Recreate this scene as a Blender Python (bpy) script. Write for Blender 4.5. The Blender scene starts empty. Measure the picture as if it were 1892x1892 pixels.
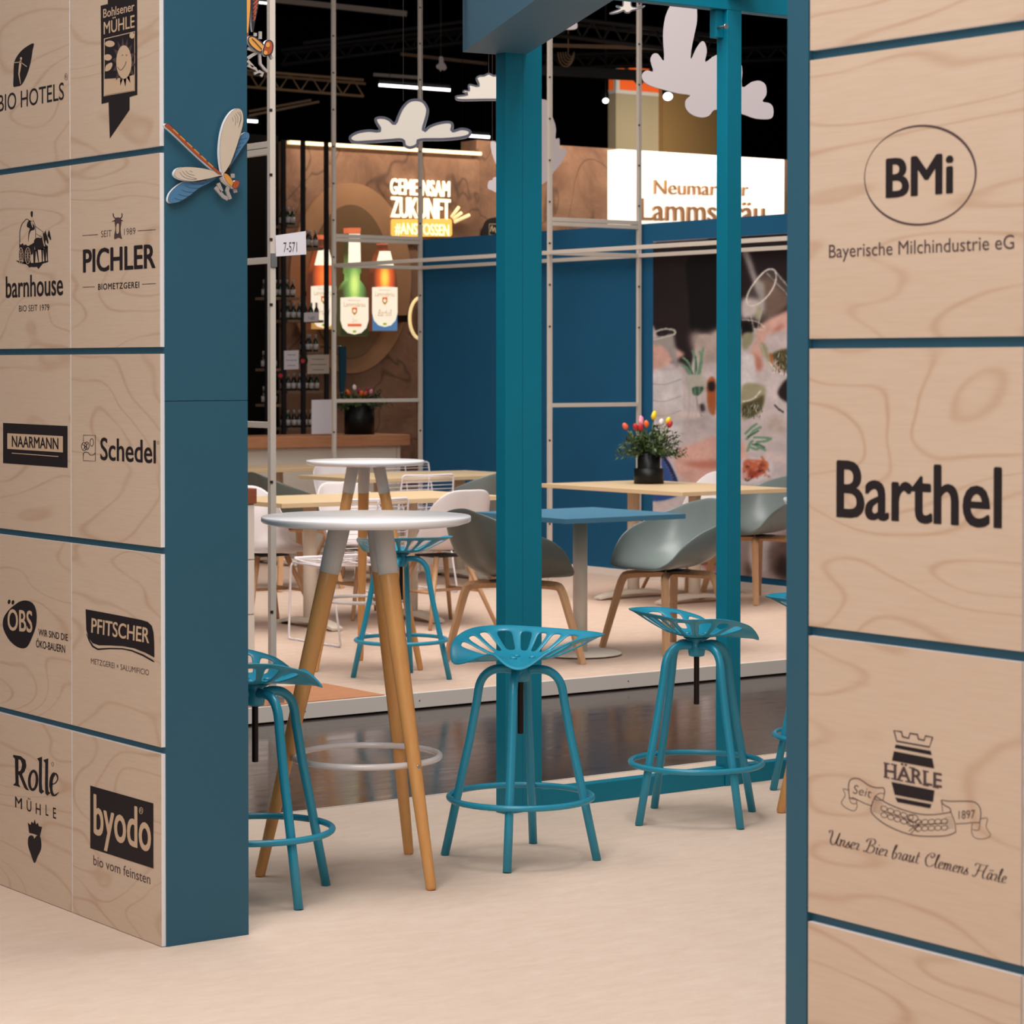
import bpy, bmesh, math, random
from mathutils import Vector, Matrix
from mathutils.geometry import tessellate_polygon
R_ = math.radians
C = bpy.context.scene.collection
SC = bpy.context.scene
# ------------------------------------------------------------------ camera
FPX, PPX, PPY, TILT, EYE, AZ = 4700.0, 946.0, 766.0, R_(1.1), 1.52, R_(53.9)
cam_d = bpy.data.cameras.new('camera'); cam = bpy.data.objects.new('camera', cam_d); C.objects.link(cam)
cam.location = (0, 0, EYE); cam.rotation_euler = (R_(90) - TILT, 0, AZ - R_(90))
cam_d.sensor_width = 36; cam_d.lens = 36 * FPX / 1892; cam_d.shift_y = -(946 - PPY) / 1892
cam_d.clip_end = 200
cam_d.dof.use_dof = True; cam_d.dof.focus_distance = 7.9; cam_d.dof.aperture_fstop = 10.5
SC.camera = cam
# ------------------------------------------------------------------ colour management, world
SC.view_settings.view_transform = 'Standard'; SC.view_settings.look = 'None'
SC.view_settings.gamma = 1; SC.view_settings.use_curve_mapping = False
SC.view_settings.exposure = 0.0
def lin(c): return c / 12.92 if c <= 0.04045 else ((c + 0.055) / 1.055) ** 2.4
def rgb(r, g, b): return (lin(r / 255), lin(g / 255), lin(b / 255), 1)
w = bpy.data.worlds.new('hall_air'); SC.world = w; w.use_nodes = True
w.node_tree.nodes['Background'].inputs[0].default_value = (1.0, 0.96, 0.95, 1)
w.node_tree.nodes['Background'].inputs[1].default_value = 0.27
# ------------------------------------------------------------------ soft overhead hall light as large area lamps, plus added fills
def area(name, loc, aim, sx, sy, power, col=(1, 0.93, 0.86), spread=180):
    l = bpy.data.lights.new(name, 'AREA'); l.shape = 'RECTANGLE'; l.size = sx; l.size_y = sy
    l.energy = power; l.color = col; l.spread = R_(spread)
    o = bpy.data.objects.new(name, l); C.objects.link(o); o.location = loc
    d = Vector(aim) - Vector(loc); o.rotation_euler = d.to_track_quat('-Z', 'Y').to_euler()
    return o
area('hall_and_fill_light', (1.2, 3.4, 5.2), (2.4, 4.6, 0), 3.0, 3.0, 180, (1, 0.95, 0.91))
area('hall_and_fill_light', (-1.5, 1.0, 4.2), (3.0, 5.5, 1.0), 2.5, 2.5, 80, (1, 0.94, 0.90))
area('hall_and_fill_light', (4.3, 6.3, 5.6), (4.4, 6.4, 0), 2.6, 1.6, 200, (1, 0.96, 0.93))
area('hall_and_fill_light', (5.2, 7.4, 6.4), (8.0, 11.4, 0.8), 2.4, 1.6, 62, (1, 0.95, 0.91), 120)  # added fill over the aisle, brightens faces turned towards the camera
area('hall_and_fill_light', (7.6, 10.8, 6.2), (8.4, 11.6, 0), 4.0, 3.0, 115, (1, 0.94, 0.89), 92)
area('hall_and_fill_light', (9.4, 13.8, 6.4), (10.0, 14.2, 0), 3.0, 3.0, 75, (1, 0.94, 0.89), 88)
area('wall_wash_strip', (13.15, 18.80, 3.80), (13.15, 19.3, 2.2), 3.5, 0.10, 34, (1, 0.82, 0.62))
area('wall_wash_strip', (16.0, 18.80, 3.90), (16.0, 19.3, 2.3), 3.6, 0.10, 26, (1, 0.84, 0.68))
area('tower_fill_light', (20.6, 24.4, 5.6), (22.2, 27.0, 4.2), 0.4, 0.4, 15, (1, 0.90, 0.74), 70)  # added light to brighten the tower, set apart from the modelled spot lamps

# ------------------------------------------------------------------ sight helpers: a photo point on a real plane of the hall
_vx, _vy = math.cos(AZ), math.sin(AZ); _rx, _ry = _vy, -_vx
def ray(px, py):
    a = (px - PPX) / FPX; b = -(py - PPY) / FPX; c, s = math.cos(TILT), math.sin(TILT)
    f = c + b * s; u = -s + b * c
    return (_vx * f + _rx * a, _vy * f + _ry * a, u)
def onX(X): return lambda px, py: (lambda d: Vector((X, d[1] * X / d[0], EYE + d[2] * X / d[0])))(ray(px, py))
def onY(Y): return lambda px, py: (lambda d: Vector((d[0] * Y / d[1], Y, EYE + d[2] * Y / d[1])))(ray(px, py))
def onZ(z): return lambda px, py: (lambda d: Vector((d[0] * (z - EYE) / d[2], d[1] * (z - EYE) / d[2], z)))(ray(px, py))
def onD(D):                                   # vertical plane facing the entrance at distance D
    def f(px, py):
        d = ray(px, py); k = D / (d[0] * _vx + d[1] * _vy)
        return Vector((d[0] * k, d[1] * k, EYE + d[2] * k))
    return f
# ------------------------------------------------------------------ materials
MATS = {}
def mat(name, col, rough=0.6, metal=0, emit=0, spec=0.5, coat=0, noise=0, nscale=8, bump=0, bscale=60):
    if name in MATS: return MATS[name]
    m = bpy.data.materials.new(name); m.use_nodes = True; nt = m.node_tree; b = nt.nodes['Principled BSDF']
    b.inputs['Base Color'].default_value = col; b.inputs['Roughness'].default_value = rough
    b.inputs['Metallic'].default_value = metal; b.inputs['Specular IOR Level'].default_value = spec
    b.inputs['Coat Weight'].default_value = coat
    if emit:
        b.inputs['Emission Color'].default_value = col; b.inputs['Emission Strength'].default_value = emit
    if noise or bump:
        tc = nt.nodes.new('ShaderNodeTexCoord')
    if noise:
        n = nt.nodes.new('ShaderNodeTexNoise'); n.inputs['Scale'].default_value = nscale; n.inputs['Detail'].default_value = 4
        nt.links.new(tc.outputs['Object'], n.inputs['Vector'])
        mx = nt.nodes.new('ShaderNodeMix'); mx.data_type = 'RGBA'
        mx.inputs[6].default_value = tuple(c * (1 - noise) for c in col[:3]) + (1,)
        mx.inputs[7].default_value = tuple(min(1, c * (1 + noise)) for c in col[:3]) + (1,)
        nt.links.new(n.outputs['Fac'], mx.inputs[0]); nt.links.new(mx.outputs[2], b.inputs['Base Color'])
        if emit: nt.links.new(mx.outputs[2], b.inputs['Emission Color'])
    if bump:
        n2 = nt.nodes.new('ShaderNodeTexNoise'); n2.inputs['Scale'].default_value = bscale; n2.inputs['Detail'].default_value = 3
        nt.links.new(tc.outputs['Object'], n2.inputs['Vector'])
        bp = nt.nodes.new('ShaderNodeBump'); bp.inputs['Strength'].default_value = bump; bp.inputs['Distance'].default_value = 0.002
        nt.links.new(n2.outputs['Fac'], bp.inputs['Height']); nt.links.new(bp.outputs[0], b.inputs['Normal'])
    MATS[name] = m; return m
def ramp(nt, fac, stops):
    r = nt.nodes.new('ShaderNodeValToRGB'); el = r.color_ramp.elements
    el[0].position, el[0].color = stops[0]; el[1].position, el[1].color = stops[-1]
    for p, c in stops[1:-1]:
        e = el.new(p); e.color = c
    nt.links.new(fac, r.inputs[0]); return r.outputs[0]
def mathn(nt, op, a, b=None):
    n = nt.nodes.new('ShaderNodeMath'); n.operation = op
    for i, v in enumerate((a, b)):
        if v is None: continue
        if isinstance(v, (int, float)): n.inputs[i].default_value = v
        else: nt.links.new(v, n.inputs[i])
    return n.outputs[0]
def mixc(nt, fac, a, b, mode='MIX'):
    n = nt.nodes.new('ShaderNodeMix'); n.data_type = 'RGBA'; n.blend_type = mode
    for i, v in ((0, fac), (6, a), (7, b)):
        if isinstance(v, (int, float, tuple)): n.inputs[i].default_value = v
        else: nt.links.new(v, n.inputs[i])
    return n.outputs[2]
def texn(nt, vec, scale, detail=3, rough=0.5, dist=0):
    n = nt.nodes.new('ShaderNodeTexNoise'); n.inputs['Scale'].default_value = scale; n.inputs['Detail'].default_value = detail
    n.inputs['Roughness'].default_value = rough; n.inputs['Distortion'].default_value = dist
    nt.links.new(vec, n.inputs['Vector']); return n.outputs['Fac']
def mapped(nt, scale, per_object=False, rot=(0, 0, 0)):
    tc = nt.nodes.new('ShaderNodeTexCoord'); mp = nt.nodes.new('ShaderNodeMapping')
    mp.inputs['Scale'].default_value = scale; mp.inputs['Rotation'].default_value = rot
    nt.links.new(tc.outputs['Object'], mp.inputs['Vector'])
    if per_object:
        oi = nt.nodes.new('ShaderNodeObjectInfo'); mu = mathn(nt, 'MULTIPLY', oi.outputs['Random'], 37.0)
        cx = nt.nodes.new('ShaderNodeCombineXYZ')
        for i in range(3): nt.links.new(mu, cx.inputs[i])
        nt.links.new(cx.outputs[0], mp.inputs['Location'])
    return mp.outputs[0]
def birch(name, light, mid, dark, per=True, scale=(1.0, 0.85, 3.0), lines=24, amt=0.6):
    """Rotary-cut veneer: contour lines of a slow field, fine horizontal fibre."""
    m = bpy.data.materials.new(name); m.use_nodes = True; nt = m.node_tree; b = nt.nodes['Principled BSDF']
    v = mapped(nt, scale, per)
    f = texn(nt, v, 1.15, 1.5, 0.5, 0.35)
    s = mathn(nt, 'SINE', mathn(nt, 'MULTIPLY', f, lines * 3.0))
    s = mathn(nt, 'POWER', mathn(nt, 'ADD', mathn(nt, 'MULTIPLY', s, 0.5), 0.5), 22.0)
    g = texn(nt, v, 5.0, 3)
    s = mathn(nt, 'MULTIPLY', mathn(nt, 'MULTIPLY', s, amt), mathn(nt, 'MULTIPLY', g, 1.2))
    v2 = mapped(nt, (scale[0] * 8, scale[1] * 8, scale[2] * 45), per)
    fib = texn(nt, v2, 1.5, 4, 0.6)
    big = texn(nt, v, 0.9, 2)
    base = mixc(nt, big, light, mid)
    c = mixc(nt, s, base, dark)
    c = mixc(nt, mathn(nt, 'MULTIPLY', mathn(nt, 'POWER', fib, 2.0), 0.42), c, dark)
    nt.links.new(c, b.inputs['Base Color']); b.inputs['Roughness'].default_value = 0.55; b.inputs['Specular IOR Level'].default_value = 0.3
    return m
# ------------------------------------------------------------------ mesh helpers
class MB:
    def __init__(s): s.v = []; s.f = []; s.m = []; s.sm = []
    def add(s, vs, fs, mi=0, smooth=False):
        n = len(s.v); s.v += [tuple(v) for v in vs]
        s.f += [tuple(i + n for i in f) for f in fs]; s.m += [mi] * len(fs); s.sm += [smooth] * len(fs); return s
    def box(s, lo, hi, mi=0):
        x0, y0, z0 = lo; x1, y1, z1 = hi
        vs = [(x0, y0, z0), (x1, y0, z0), (x1, y1, z0), (x0, y1, z0), (x0, y0, z1), (x1, y0, z1), (x1, y1, z1), (x0, y1, z1)]
        fs = [(0, 3, 2, 1), (4, 5, 6, 7), (0, 1, 5, 4), (1, 2, 6, 5), (2, 3, 7, 6), (3, 0, 4, 7)]
        return s.add(vs, fs, mi)
    def rbox(s, lo, hi, r=0.003, mi=0):
        """box with rounded vertical and horizontal edges (chamfer)"""
        bm = bmesh.new(); x0, y0, z0 = lo; x1, y1, z1 = hi
        vv = [bm.verts.new(p) for p in [(x0, y0, z0), (x1, y0, z0), (x1, y1, z0), (x0, y1, z0), (x0, y0, z1), (x1, y0, z1), (x1, y1, z1), (x0, y1, z1)]]
        for f in [(0, 3, 2, 1), (4, 5, 6, 7), (0, 1, 5, 4), (1, 2, 6, 5), (2, 3, 7, 6), (3, 0, 4, 7)]: bm.faces.new([vv[i] for i in f])
        bmesh.ops.bevel(bm, geom=bm.edges[:], offset=r, segments=2, affect='EDGES', profile=0.5)
        bm.verts.index_update(); s.add([v.co[:] for v in bm.verts], [[v.index for v in f.verts] for f in bm.faces], mi); bm.free(); return s
    def tube(s, pts, r, n=10, closed=False, mi=0, caps=True, flat=None):
        """round tube along pts; r a number or one per point; flat=(a,b): rectangular section half sizes"""
        P = [Vector(p) for p in pts]; N = len(P); rr = r if isinstance(r, (list, tuple)) else [r] * N
        T = []
        for i in range(N):
            a = P[(i - 1) % N] if (closed or i > 0) else P[i]; b = P[(i + 1) % N] if (closed or i < N - 1) else P[i]
            T.append((b - a).normalized())
        up = Vector((0, 0, 1)) if abs(T[0].z) < 0.9 else Vector((1, 0, 0))
        u = T[0].cross(up).normalized(); base = len(s.v); rings = []
        vs = []
        for i in range(N):
            u = (u - T[i] * u.dot(T[i])); u = u.normalized() if u.length > 1e-6 else T[i].orthogonal().normalized()
            w_ = T[i].cross(u)
            if flat:
                a, b = flat if not isinstance(flat[0], (list, tuple)) else flat[i]
                ring = [(a, b), (-a, b), (-a, -b), (a, -b)]
                k = rr[i]
                vs += [P[i] + u * x * k + w_ * y * k for x, y in ring]; nn = 4
            else:
                vs += [P[i] + (u * math.cos(2 * math.pi * k / n) + w_ * math.sin(2 * math.pi * k / n)) * rr[i] for k in range(n)]; nn = n
        fs = []
        for i in range(N if closed else N - 1):
            j = (i + 1) % N
            for k in range(nn):
                k2 = (k + 1) % nn; fs.append((i * nn + k, i * nn + k2, j * nn + k2, j * nn + k))
        s.add(vs, fs, mi, smooth=not flat)
        if caps and not closed:
            s.add([], [], mi); s.f.append(tuple(base + k for k in reversed(range(nn)))); s.m.append(mi); s.sm.append(False)
            s.f.append(tuple(base + (N - 1) * nn + k for k in range(nn))); s.m.append(mi); s.sm.append(False)
        return s
    def lathe(s, prof, n=32, c=(0, 0), mi=0, smooth=True, sx=1, sy=1):
        vs = []; fs = []
        for (r, z) in prof:
            for k in range(n):
                a = 2 * math.pi * k / n; vs.append((c[0] + r * math.cos(a) * sx, c[1] + r * math.sin(a) * sy, z))
        for i in range(len(prof) - 1):
            for k in range(n):
                k2 = (k + 1) % n; fs.append((i * n + k, i * n + k2, (i + 1) * n + k2, (i + 1) * n + k))
        s.add(vs, fs, mi, smooth)
        b = len(s.v) - len(vs)
        if prof[0][0] > 1e-5: s.f.append(tuple(b + k for k in reversed(range(n)))); s.m.append(mi); s.sm.append(False)
        if prof[-1][0] > 1e-5: s.f.append(tuple(b + (len(prof) - 1) * n + k for k in range(n))); s.m.append(mi); s.sm.append(False)
        return s
    def fill(s, fn, loops, mi=0):
        """flat polygon (with holes) whose 2D loops are mapped to space by fn"""
        L = [[Vector((x, y, 0)) for x, y in lp] for lp in loops]
        tri = tessellate_polygon(L); flat = [p for lp in loops for p in lp]
        return s.add([fn(*p) for p in flat], [tuple(t) for t in tri], mi)
    def solid(s, fn, loop, off, mi=0, mside=None):
        """polygon mapped by fn and given the depth 'off' (vector, pointing away from the front)"""
        if mside is None: mside = mi
        n = len(loop); tri = tessellate_polygon([[Vector((x, y, 0)) for x, y in loop]]); off = Vector(off)
        a = [fn(*p) for p in loop]; b = [p + off for p in a]
        s.add(a, [tuple(t) for t in tri], mi); s.add(b, [tuple(reversed(t)) for t in tri], mside)
        s.add(a + b, [(i, (i + 1) % n, n + (i + 1) % n, n + i) for i in range(n)], mside); return s
    def stroke(s, fn, pts, wd, mi=0, closed=False):
        """flat line of width wd in the 2D frame; wd a number or one per point"""
        N = len(pts); ww = wd if isinstance(wd, (list, tuple)) else [wd] * N; vs = []
        for i in range(N):
            a = pts[(i - 1) % N] if (closed or i > 0) else pts[i]; b = pts[(i + 1) % N] if (closed or i < N - 1) else pts[i]
            dx, dy = b[0] - a[0], b[1] - a[1]; l = math.hypot(dx, dy) or 1; nx, ny = -dy / l * ww[i] / 2, dx / l * ww[i] / 2
            vs += [fn(pts[i][0] + nx, pts[i][1] + ny), fn(pts[i][0] - nx, pts[i][1] - ny)]
        fs = [(2 * i, 2 * i + 1, 2 * ((i + 1) % N) + 1, 2 * ((i + 1) % N)) for i in range(N if closed else N - 1)]
        return s.add(vs, fs, mi)
    def build(s, name, mats, parent=None, world=False, bevel=0):
        me = bpy.data.meshes.new(name)
        off = Vector(parent.location) if (world and parent is not None) else Vector((0, 0, 0))
        if parent is not None and world and parent.parent is not None: off = off + parent.parent.location
        me.from_pydata([Vector(v) - off for v in s.v], [], s.f)
        for m in (mats if isinstance(mats, (list, tuple)) else [mats]): me.materials.append(m)
        for p, mi, sm in zip(me.polygons, s.m, s.sm): p.material_index = mi; p.use_smooth = sm
        me.update(); o = bpy.data.objects.new(name, me); C.objects.link(o)
        if parent is not None: o.parent = parent
        if bevel:
            b = o.modifiers.new('edge', 'BEVEL'); b.width = bevel; b.segments = 2; b.limit_method = 'ANGLE'
        return o
def smoothpts(pts, k=5, closed=True):
    n = len(pts); out = []
    rng = range(n) if closed else range(n - 1)
    for i in rng:
        g = lambda j: pts[j % n] if closed else pts[max(0, min(n - 1, j))]
        p0, p1, p2, p3 = g(i - 1), g(i), g(i + 1), g(i + 2)
        for t in range(k):
            t = t / k
            out.append(tuple(0.5 * (2 * p1[c] + (p2[c] - p0[c]) * t + (2 * p0[c] - 5 * p1[c] + 4 * p2[c] - p3[c]) * t * t + (3 * p1[c] - p0[c] - 3 * p2[c] + p3[c]) * t ** 3) for c in range(len(p1))))
    if not closed: out.append(tuple(pts[-1]))
    return out
def zoomed(x0, y0, s): return lambda pts: [(x0 + x / s, y0 + y / s) for x, y in pts]
def ell(cx, cy, rx, ry, n=28, rot=0, a0=0, a1=360, close=True):
    c, s = math.cos(R_(rot)), math.sin(R_(rot)); out = []
    N = n if (a1 - a0) % 360 == 0 else n + 1
    for i in range(N):
        a = R_(a0 + (a1 - a0) * i / n); x, y = rx * math.cos(a), ry * math.sin(a); out.append((cx + x * c - y * s, cy + x * s + y * c))
    return out
def offset_poly(pts, d):
    n = len(pts); A = sum(pts[i][0] * pts[(i + 1) % n][1] - pts[(i + 1) % n][0] * pts[i][1] for i in range(n)); sg = 1 if A > 0 else -1; out = []
    for i in range(n):
        a, b, c = pts[i - 1], pts[i], pts[(i + 1) % n]
        def nr(p, q):
            l = math.hypot(q[0] - p[0], q[1] - p[1]) or 1; return ((p[1] - q[1]) / l, (q[0] - p[0]) / l)
        n1, n2 = nr(a, b), nr(b, c); mx, my = n1[0] + n2[0], n1[1] + n2[1]; l = math.hypot(mx, my)
        if l < .5: l = .5
        k = min(1.6, 2 / l) / l if l else 1
        out.append((b[0] + sg * mx * k * d, b[1] + sg * my * k * d))
    return out
_tc = {}
def glyphs(txt, bold=0.0, shear=0.0, space=1.0):
    key = (txt, bold, shear, space)
    if key in _tc: return _tc[key]
    cu = bpy.data.curves.new('t', 'FONT'); cu.body = txt; cu.size = 1; cu.offset = bold; cu.shear = shear; cu.space_character = space; cu.resolution_u = 4
    o = bpy.data.objects.new('t', cu); C.objects.link(o); bpy.context.view_layer.update()
    me = bpy.data.meshes.new_from_object(o); V = [tuple(v.co) for v in me.vertices]; F = [tuple(p.vertices) for p in me.polygons]
    bpy.data.objects.remove(o); bpy.data.curves.remove(cu); bpy.data.meshes.remove(me)
    _tc[key] = (V, F); return V, F
def text(mb, fn, txt, xl, xr, yb, yt, mi=0, bold=0.0, shear=0.0, space=1.0, cap=None, yr=None):
    """Lettering on the plane fn: left/right edge xl/xr, baseline yb and top yt both read at xl (photo frame).
    cap: letters whose top counts as yt. yr: baseline height at xr if the writing rises or falls on its plane.
    bold > 0 thickens by overprinting shifted copies, each a hair nearer."""
    base = min(bold, 0.0)
    V, F = glyphs(txt, base, shear, space); x0 = min(v[0] for v in V); x1 = max(v[0] for v in V)
    y1 = max(v[1] for v in (glyphs(cap, base)[0] if cap else V))
    O = fn(xl, yb); Z = (fn(xl, yt).z - O.z); W = fn(xr, yb if yr is None else yr) - O
    if yr is None: W.z = 0
    b = max(bold, 0.0); x0 -= b; x1 += b
    ofs = [(0, 0)] if b == 0 else [(b, 0), (-b, 0), (0, b * .9), (0, -b * .1), (b * .7, b * .7), (-b * .7, b * .7), (0, 0)]
    for i, (dx, dy) in enumerate(ofs):
        k = (Vector((0, 0, EYE)) - O).normalized() * (3e-5 * i)
        mb.add([O + k + W * ((v[0] + dx - x0) / (x1 - x0)) + Vector((0, 0, Z * (v[1] + dy) / (y1 + b * .9))) for v in V], F, mi)
# ------------------------------------------------------------------ object helpers
def tag(o, label=None, cat=None, group=None, kind=None):
    if label: o['label'] = label
    if cat: o['category'] = cat
    if group: o['group'] = group
    if kind: o['kind'] = kind
    return o
def thing(name, label, cat, loc=(0, 0, 0), rz=0, group=None, kind=None):
    o = bpy.data.objects.new(name, None); o.empty_display_size = 0.1; C.objects.link(o)
    o.location = loc; o.rotation_euler = (0, 0, rz); return tag(o, label, cat, group, kind)
def copy_tree(o, parent=None):
    c = o.copy(); C.objects.link(c); c.parent = parent
    for ch in [x for x in o.children]: copy_tree(ch, c)
    return c
def dup(o, loc, rz, label, group=None):
    c = copy_tree(o); c.location = loc; c.rotation_euler = (0, 0, rz); c['label'] = label
    if group: c['group'] = group
    return c
# ================================================================== materials of the place
M_birch = birch('birch_veneer', rgb(219, 198, 177), rgb(209, 186, 164), rgb(180, 138, 106))
M_edge = mat('white_laminate_edge', rgb(236, 232, 232), 0.5)
M_blue = mat('blue_paint', rgb(37, 89, 111), 0.55, noise=0.04, nscale=3, bump=0.15, bscale=180)
M_joint = mat('dark_blue_joint', rgb(34, 72, 90), 0.7)
M_teal = mat('teal_painted_timber', rgb(0, 124, 150), 0.45, spec=0.3, noise=0.06, nscale=6, bump=0.25, bscale=90)
M_beam = mat('blue_grey_painted_beam', rgb(72, 110, 130), 0.5, noise=0.05, nscale=2)
M_stool = mat('turquoise_powder_coat', rgb(34, 146, 176), 0.35, noise=0.03, nscale=30, coat=0.15)
M_screw = mat('blackened_steel_thread', rgb(46, 36, 34), 0.4, metal=0.7)
M_white = mat('white_lacquer', rgb(246, 243, 244), 0.2, spec=0.35)
M_ring = mat('white_enamel_ring', rgb(226, 218, 216), 0.25, coat=0.3)
M_sleeve = mat('warm_grey_sleeve', rgb(208, 203, 197), 0.5)
M_ink = mat('black_print', rgb(40, 33, 36), 0.6, spec=0.2)
M_ink2 = mat('soft_black_print', rgb(84, 66, 68), 0.6, spec=0.2)
M_woodprint = mat('veneer_left_blank', rgb(208, 180, 152), 0.6, spec=0.2)
M_steel = mat('galvanised_steel', rgb(170, 170, 170), 0.35, metal=0.9)
M_pole = mat('cream_aluminium', rgb(203, 192, 180), 0.4, noise=0.02, nscale=3)
M_clip = mat('black_clip', rgb(26, 22, 22), 0.5)
M_skirt = mat('cream_platform_edge', rgb(226, 216, 206), 0.5)
M_cream = mat('cream_column', rgb(222, 210, 194), 0.45)
M_bluetop = mat('blue_table_laminate', rgb(70, 120, 146), 0.4)
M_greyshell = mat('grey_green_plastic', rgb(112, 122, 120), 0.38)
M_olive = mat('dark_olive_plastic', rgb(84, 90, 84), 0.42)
M_whiteshell = mat('white_plastic', rgb(226, 218, 218), 0.35)
M_wire = mat('white_wire', rgb(226, 218, 222), 0.4)
M_vase = mat('black_glazed_clay', rgb(9, 9, 9), 0.45, spec=0.3)
M_black = mat('black_void_paint', rgb(10, 8, 8), 0.9, spec=0.1)
M_rack = mat('black_rack_steel', rgb(16, 12, 12), 0.6)
M_paper = mat('white_paper', rgb(224, 218, 224), 0.8)
M_print = mat('grey_print', rgb(60, 55, 62), 0.8)
def wood(name, a, b, sc=(3, 3, 30), rough=0.45):
    m = bpy.data.materials.new(name); m.use_nodes = True; nt = m.node_tree; p = nt.nodes['Principled BSDF']
    v = mapped(nt, sc, True); f = texn(nt, v, 2.0, 4, 0.6, 0.4)
    nt.links.new(mixc(nt, f, a, b), p.inputs['Base Color']); p.inputs['Roughness'].default_value = rough; return m
M_leg = wood('honey_beech', rgb(226, 170, 104), rgb(208, 144, 80), (30, 30, 4), 0.38)
M_oak = wood('oiled_oak', rgb(206, 164, 124), rgb(178, 132, 92), (30, 30, 4), 0.45)
M_top = wood('pale_oak_top', rgb(216, 190, 152), rgb(204, 176, 136), (4, 30, 30), 0.45)
M_counter = wood('beech_worktop', rgb(206, 150, 112), rgb(170, 106, 66), (3, 30, 30), 0.4)
M_browntop = wood('brown_worktop', rgb(158, 90, 60), rgb(128, 66, 42), (3, 30, 30), 0.4)
M_hard = wood('bare_hardboard', rgb(190, 132, 92), rgb(172, 112, 74), (6, 6, 6), 0.7)
def carpet(name, a, b, c):
    m = bpy.data.materials.new(name); m.use_nodes = True; nt = m.node_tree; p = nt.nodes['Principled BSDF']
    v = mapped(nt, (1.3, 3.4, 1)); f1 = texn(nt, v, 6.0, 9, 0.76, 0.2)
    v2 = mapped(nt, (60, 320, 60)); f2 = texn(nt, v2, 1.2, 3, 0.7)
    v3 = mapped(nt, (1, 1.6, 1)); f3 = texn(nt, v3, 1.2, 2)
    col = mixc(nt, ramp(nt, f1, [(0.35, (0, 0, 0, 1)), (0.7, (1, 1, 1, 1))]), a, b)
    col = mixc(nt, mathn(nt, 'MULTIPLY', f2, 0.5), col, c)
    col = mixc(nt, mathn(nt, 'MULTIPLY', f3, 0.25), col, b)
    nt.links.new(col, p.inputs['Base Color']); p.inputs['Roughness'].default_value = 0.95; p.inputs['Specular IOR Level'].default_value = 0.1
    bp = nt.nodes.new('ShaderNodeBump'); bp.inputs['Strength'].default_value = 0.35; bp.inputs['Distance'].default_value = 0.003
    nt.links.new(f2, bp.inputs['Height']); nt.links.new(bp.outputs[0], p.inputs['Normal']); return m
M_carpet = carpet('blush_carpet', rgb(231, 211, 195), rgb(216, 192, 173), rgb(200, 176, 156))
M_carpet2 = carpet('sand_carpet', rgb(214, 192, 175), rgb(196, 168, 150), rgb(176, 150, 132))
def aisle():
    m = bpy.data.materials.new('dark_polished_hall_floor'); m.use_nodes = True; nt = m.node_tree; p = nt.nodes['Principled BSDF']
    v = mapped(nt, (1.0, 5, 1)); f = texn(nt, v, 3.5, 5, 0.65, 0.8)
    nt.links.new(ramp(nt, f, [(0.3, rgb(36, 29, 29)), (0.6, rgb(60, 50, 48)), (0.8, rgb(86, 74, 70))]), p.inputs['Base Color'])
    nt.links.new(ramp(nt, f, [(0.3, (0.09, 0.09, 0.09, 1)), (0.8, (0.24, 0.24, 0.24, 1))]), p.inputs['Roughness']); p.inputs['Specular IOR Level'].default_value = 0.5
    return m
M_aisle = aisle()
def rock():
    m = bpy.data.materials.new('brown_stone_print'); m.use_nodes = True; nt = m.node_tree; p = nt.nodes['Principled BSDF']
    v = mapped(nt, (1, 1, 1)); a = texn(nt, v, 2.0, 6, 0.65, 0.5); b = texn(nt, v, 14, 5, 0.7)
    c = ramp(nt, a, [(0.3, rgb(104, 74, 58)), (0.5, rgb(142, 106, 84)), (0.72, rgb(166, 130, 106))])
    c = mixc(nt, mathn(nt, 'MULTIPLY', b, 0.4), c, rgb(92, 62, 46))
    # cracks: thin contour of a slow field
    f = texn(nt, v, 0.8, 3, 0.5, 1.2); k = mathn(nt, 'ABSOLUTE', mathn(nt, 'SUBTRACT', f, 0.5))
    k = ramp(nt, k, [(0.0, (1, 1, 1, 1)), (0.012, (0, 0, 0, 1))])
    c = mixc(nt, mathn(nt, 'MULTIPLY', k, 0.6), c, rgb(52, 34, 26))
    nt.links.new(c, p.inputs['Base Color']); p.inputs['Roughness'].default_value = 0.85
    bp = nt.nodes.new('ShaderNodeBump'); bp.inputs['Strength'].default_value = 0.6; bp.inputs['Distance'].default_value = 0.03
    nt.links.new(a, bp.inputs['Height']); nt.links.new(bp.outputs[0], p.inputs['Normal']); return m
M_rock = rock()
M_bluewall = mat('petrol_felt_wall', rgb(26, 86, 122), 0.85, noise=0.10, nscale=2.5, spec=0.2)
# ================================================================== floors
XF = 3.161                                        # front of the veneered panels
PITCH = 0.5225
def struct(name, mb, mats, parent=None, **k):
    o = mb.build(name, mats, parent, **k)
    if parent is None: o['kind'] = 'structure'
    return o
struct('floor', MB().box((-12, -10, -0.18), (40, 44, -0.075)), M_aisle)
near = struct('floor_platform', MB().box((-6, -6, -0.075), (15, 7.415, 0)), M_carpet)
MB().box((-6, 7.416, -0.072), (15, 7.425, 0.0015)).build('edge_strip', M_skirt, near)
far = struct('floor_platform', MB().box((3.0, 9.79, -0.06), (16, 24, 0)), M_carpet2)
ed = MB().box((3.0, 9.765, -0.066), (16, 9.788, 0.002)).build('edge_strip', M_skirt, far)
sc_ = MB()
for i in range(9):
    x = 5.35 + i * 0.62
    vs = [(x + 0.004 * math.cos(a), 9.7645, -0.034 + 0.004 * math.sin(a)) for a in [k * math.pi / 4 for k in range(8)]]
    sc_.add(vs, [tuple(range(8))])
sc_.build('screw', M_clip, ed)['kind'] = 'stuff'
MB().box((4.6, 9.80, 0.001), (6.42, 10.33, 0.004)).build('bare_board', M_hard, far)
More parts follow.
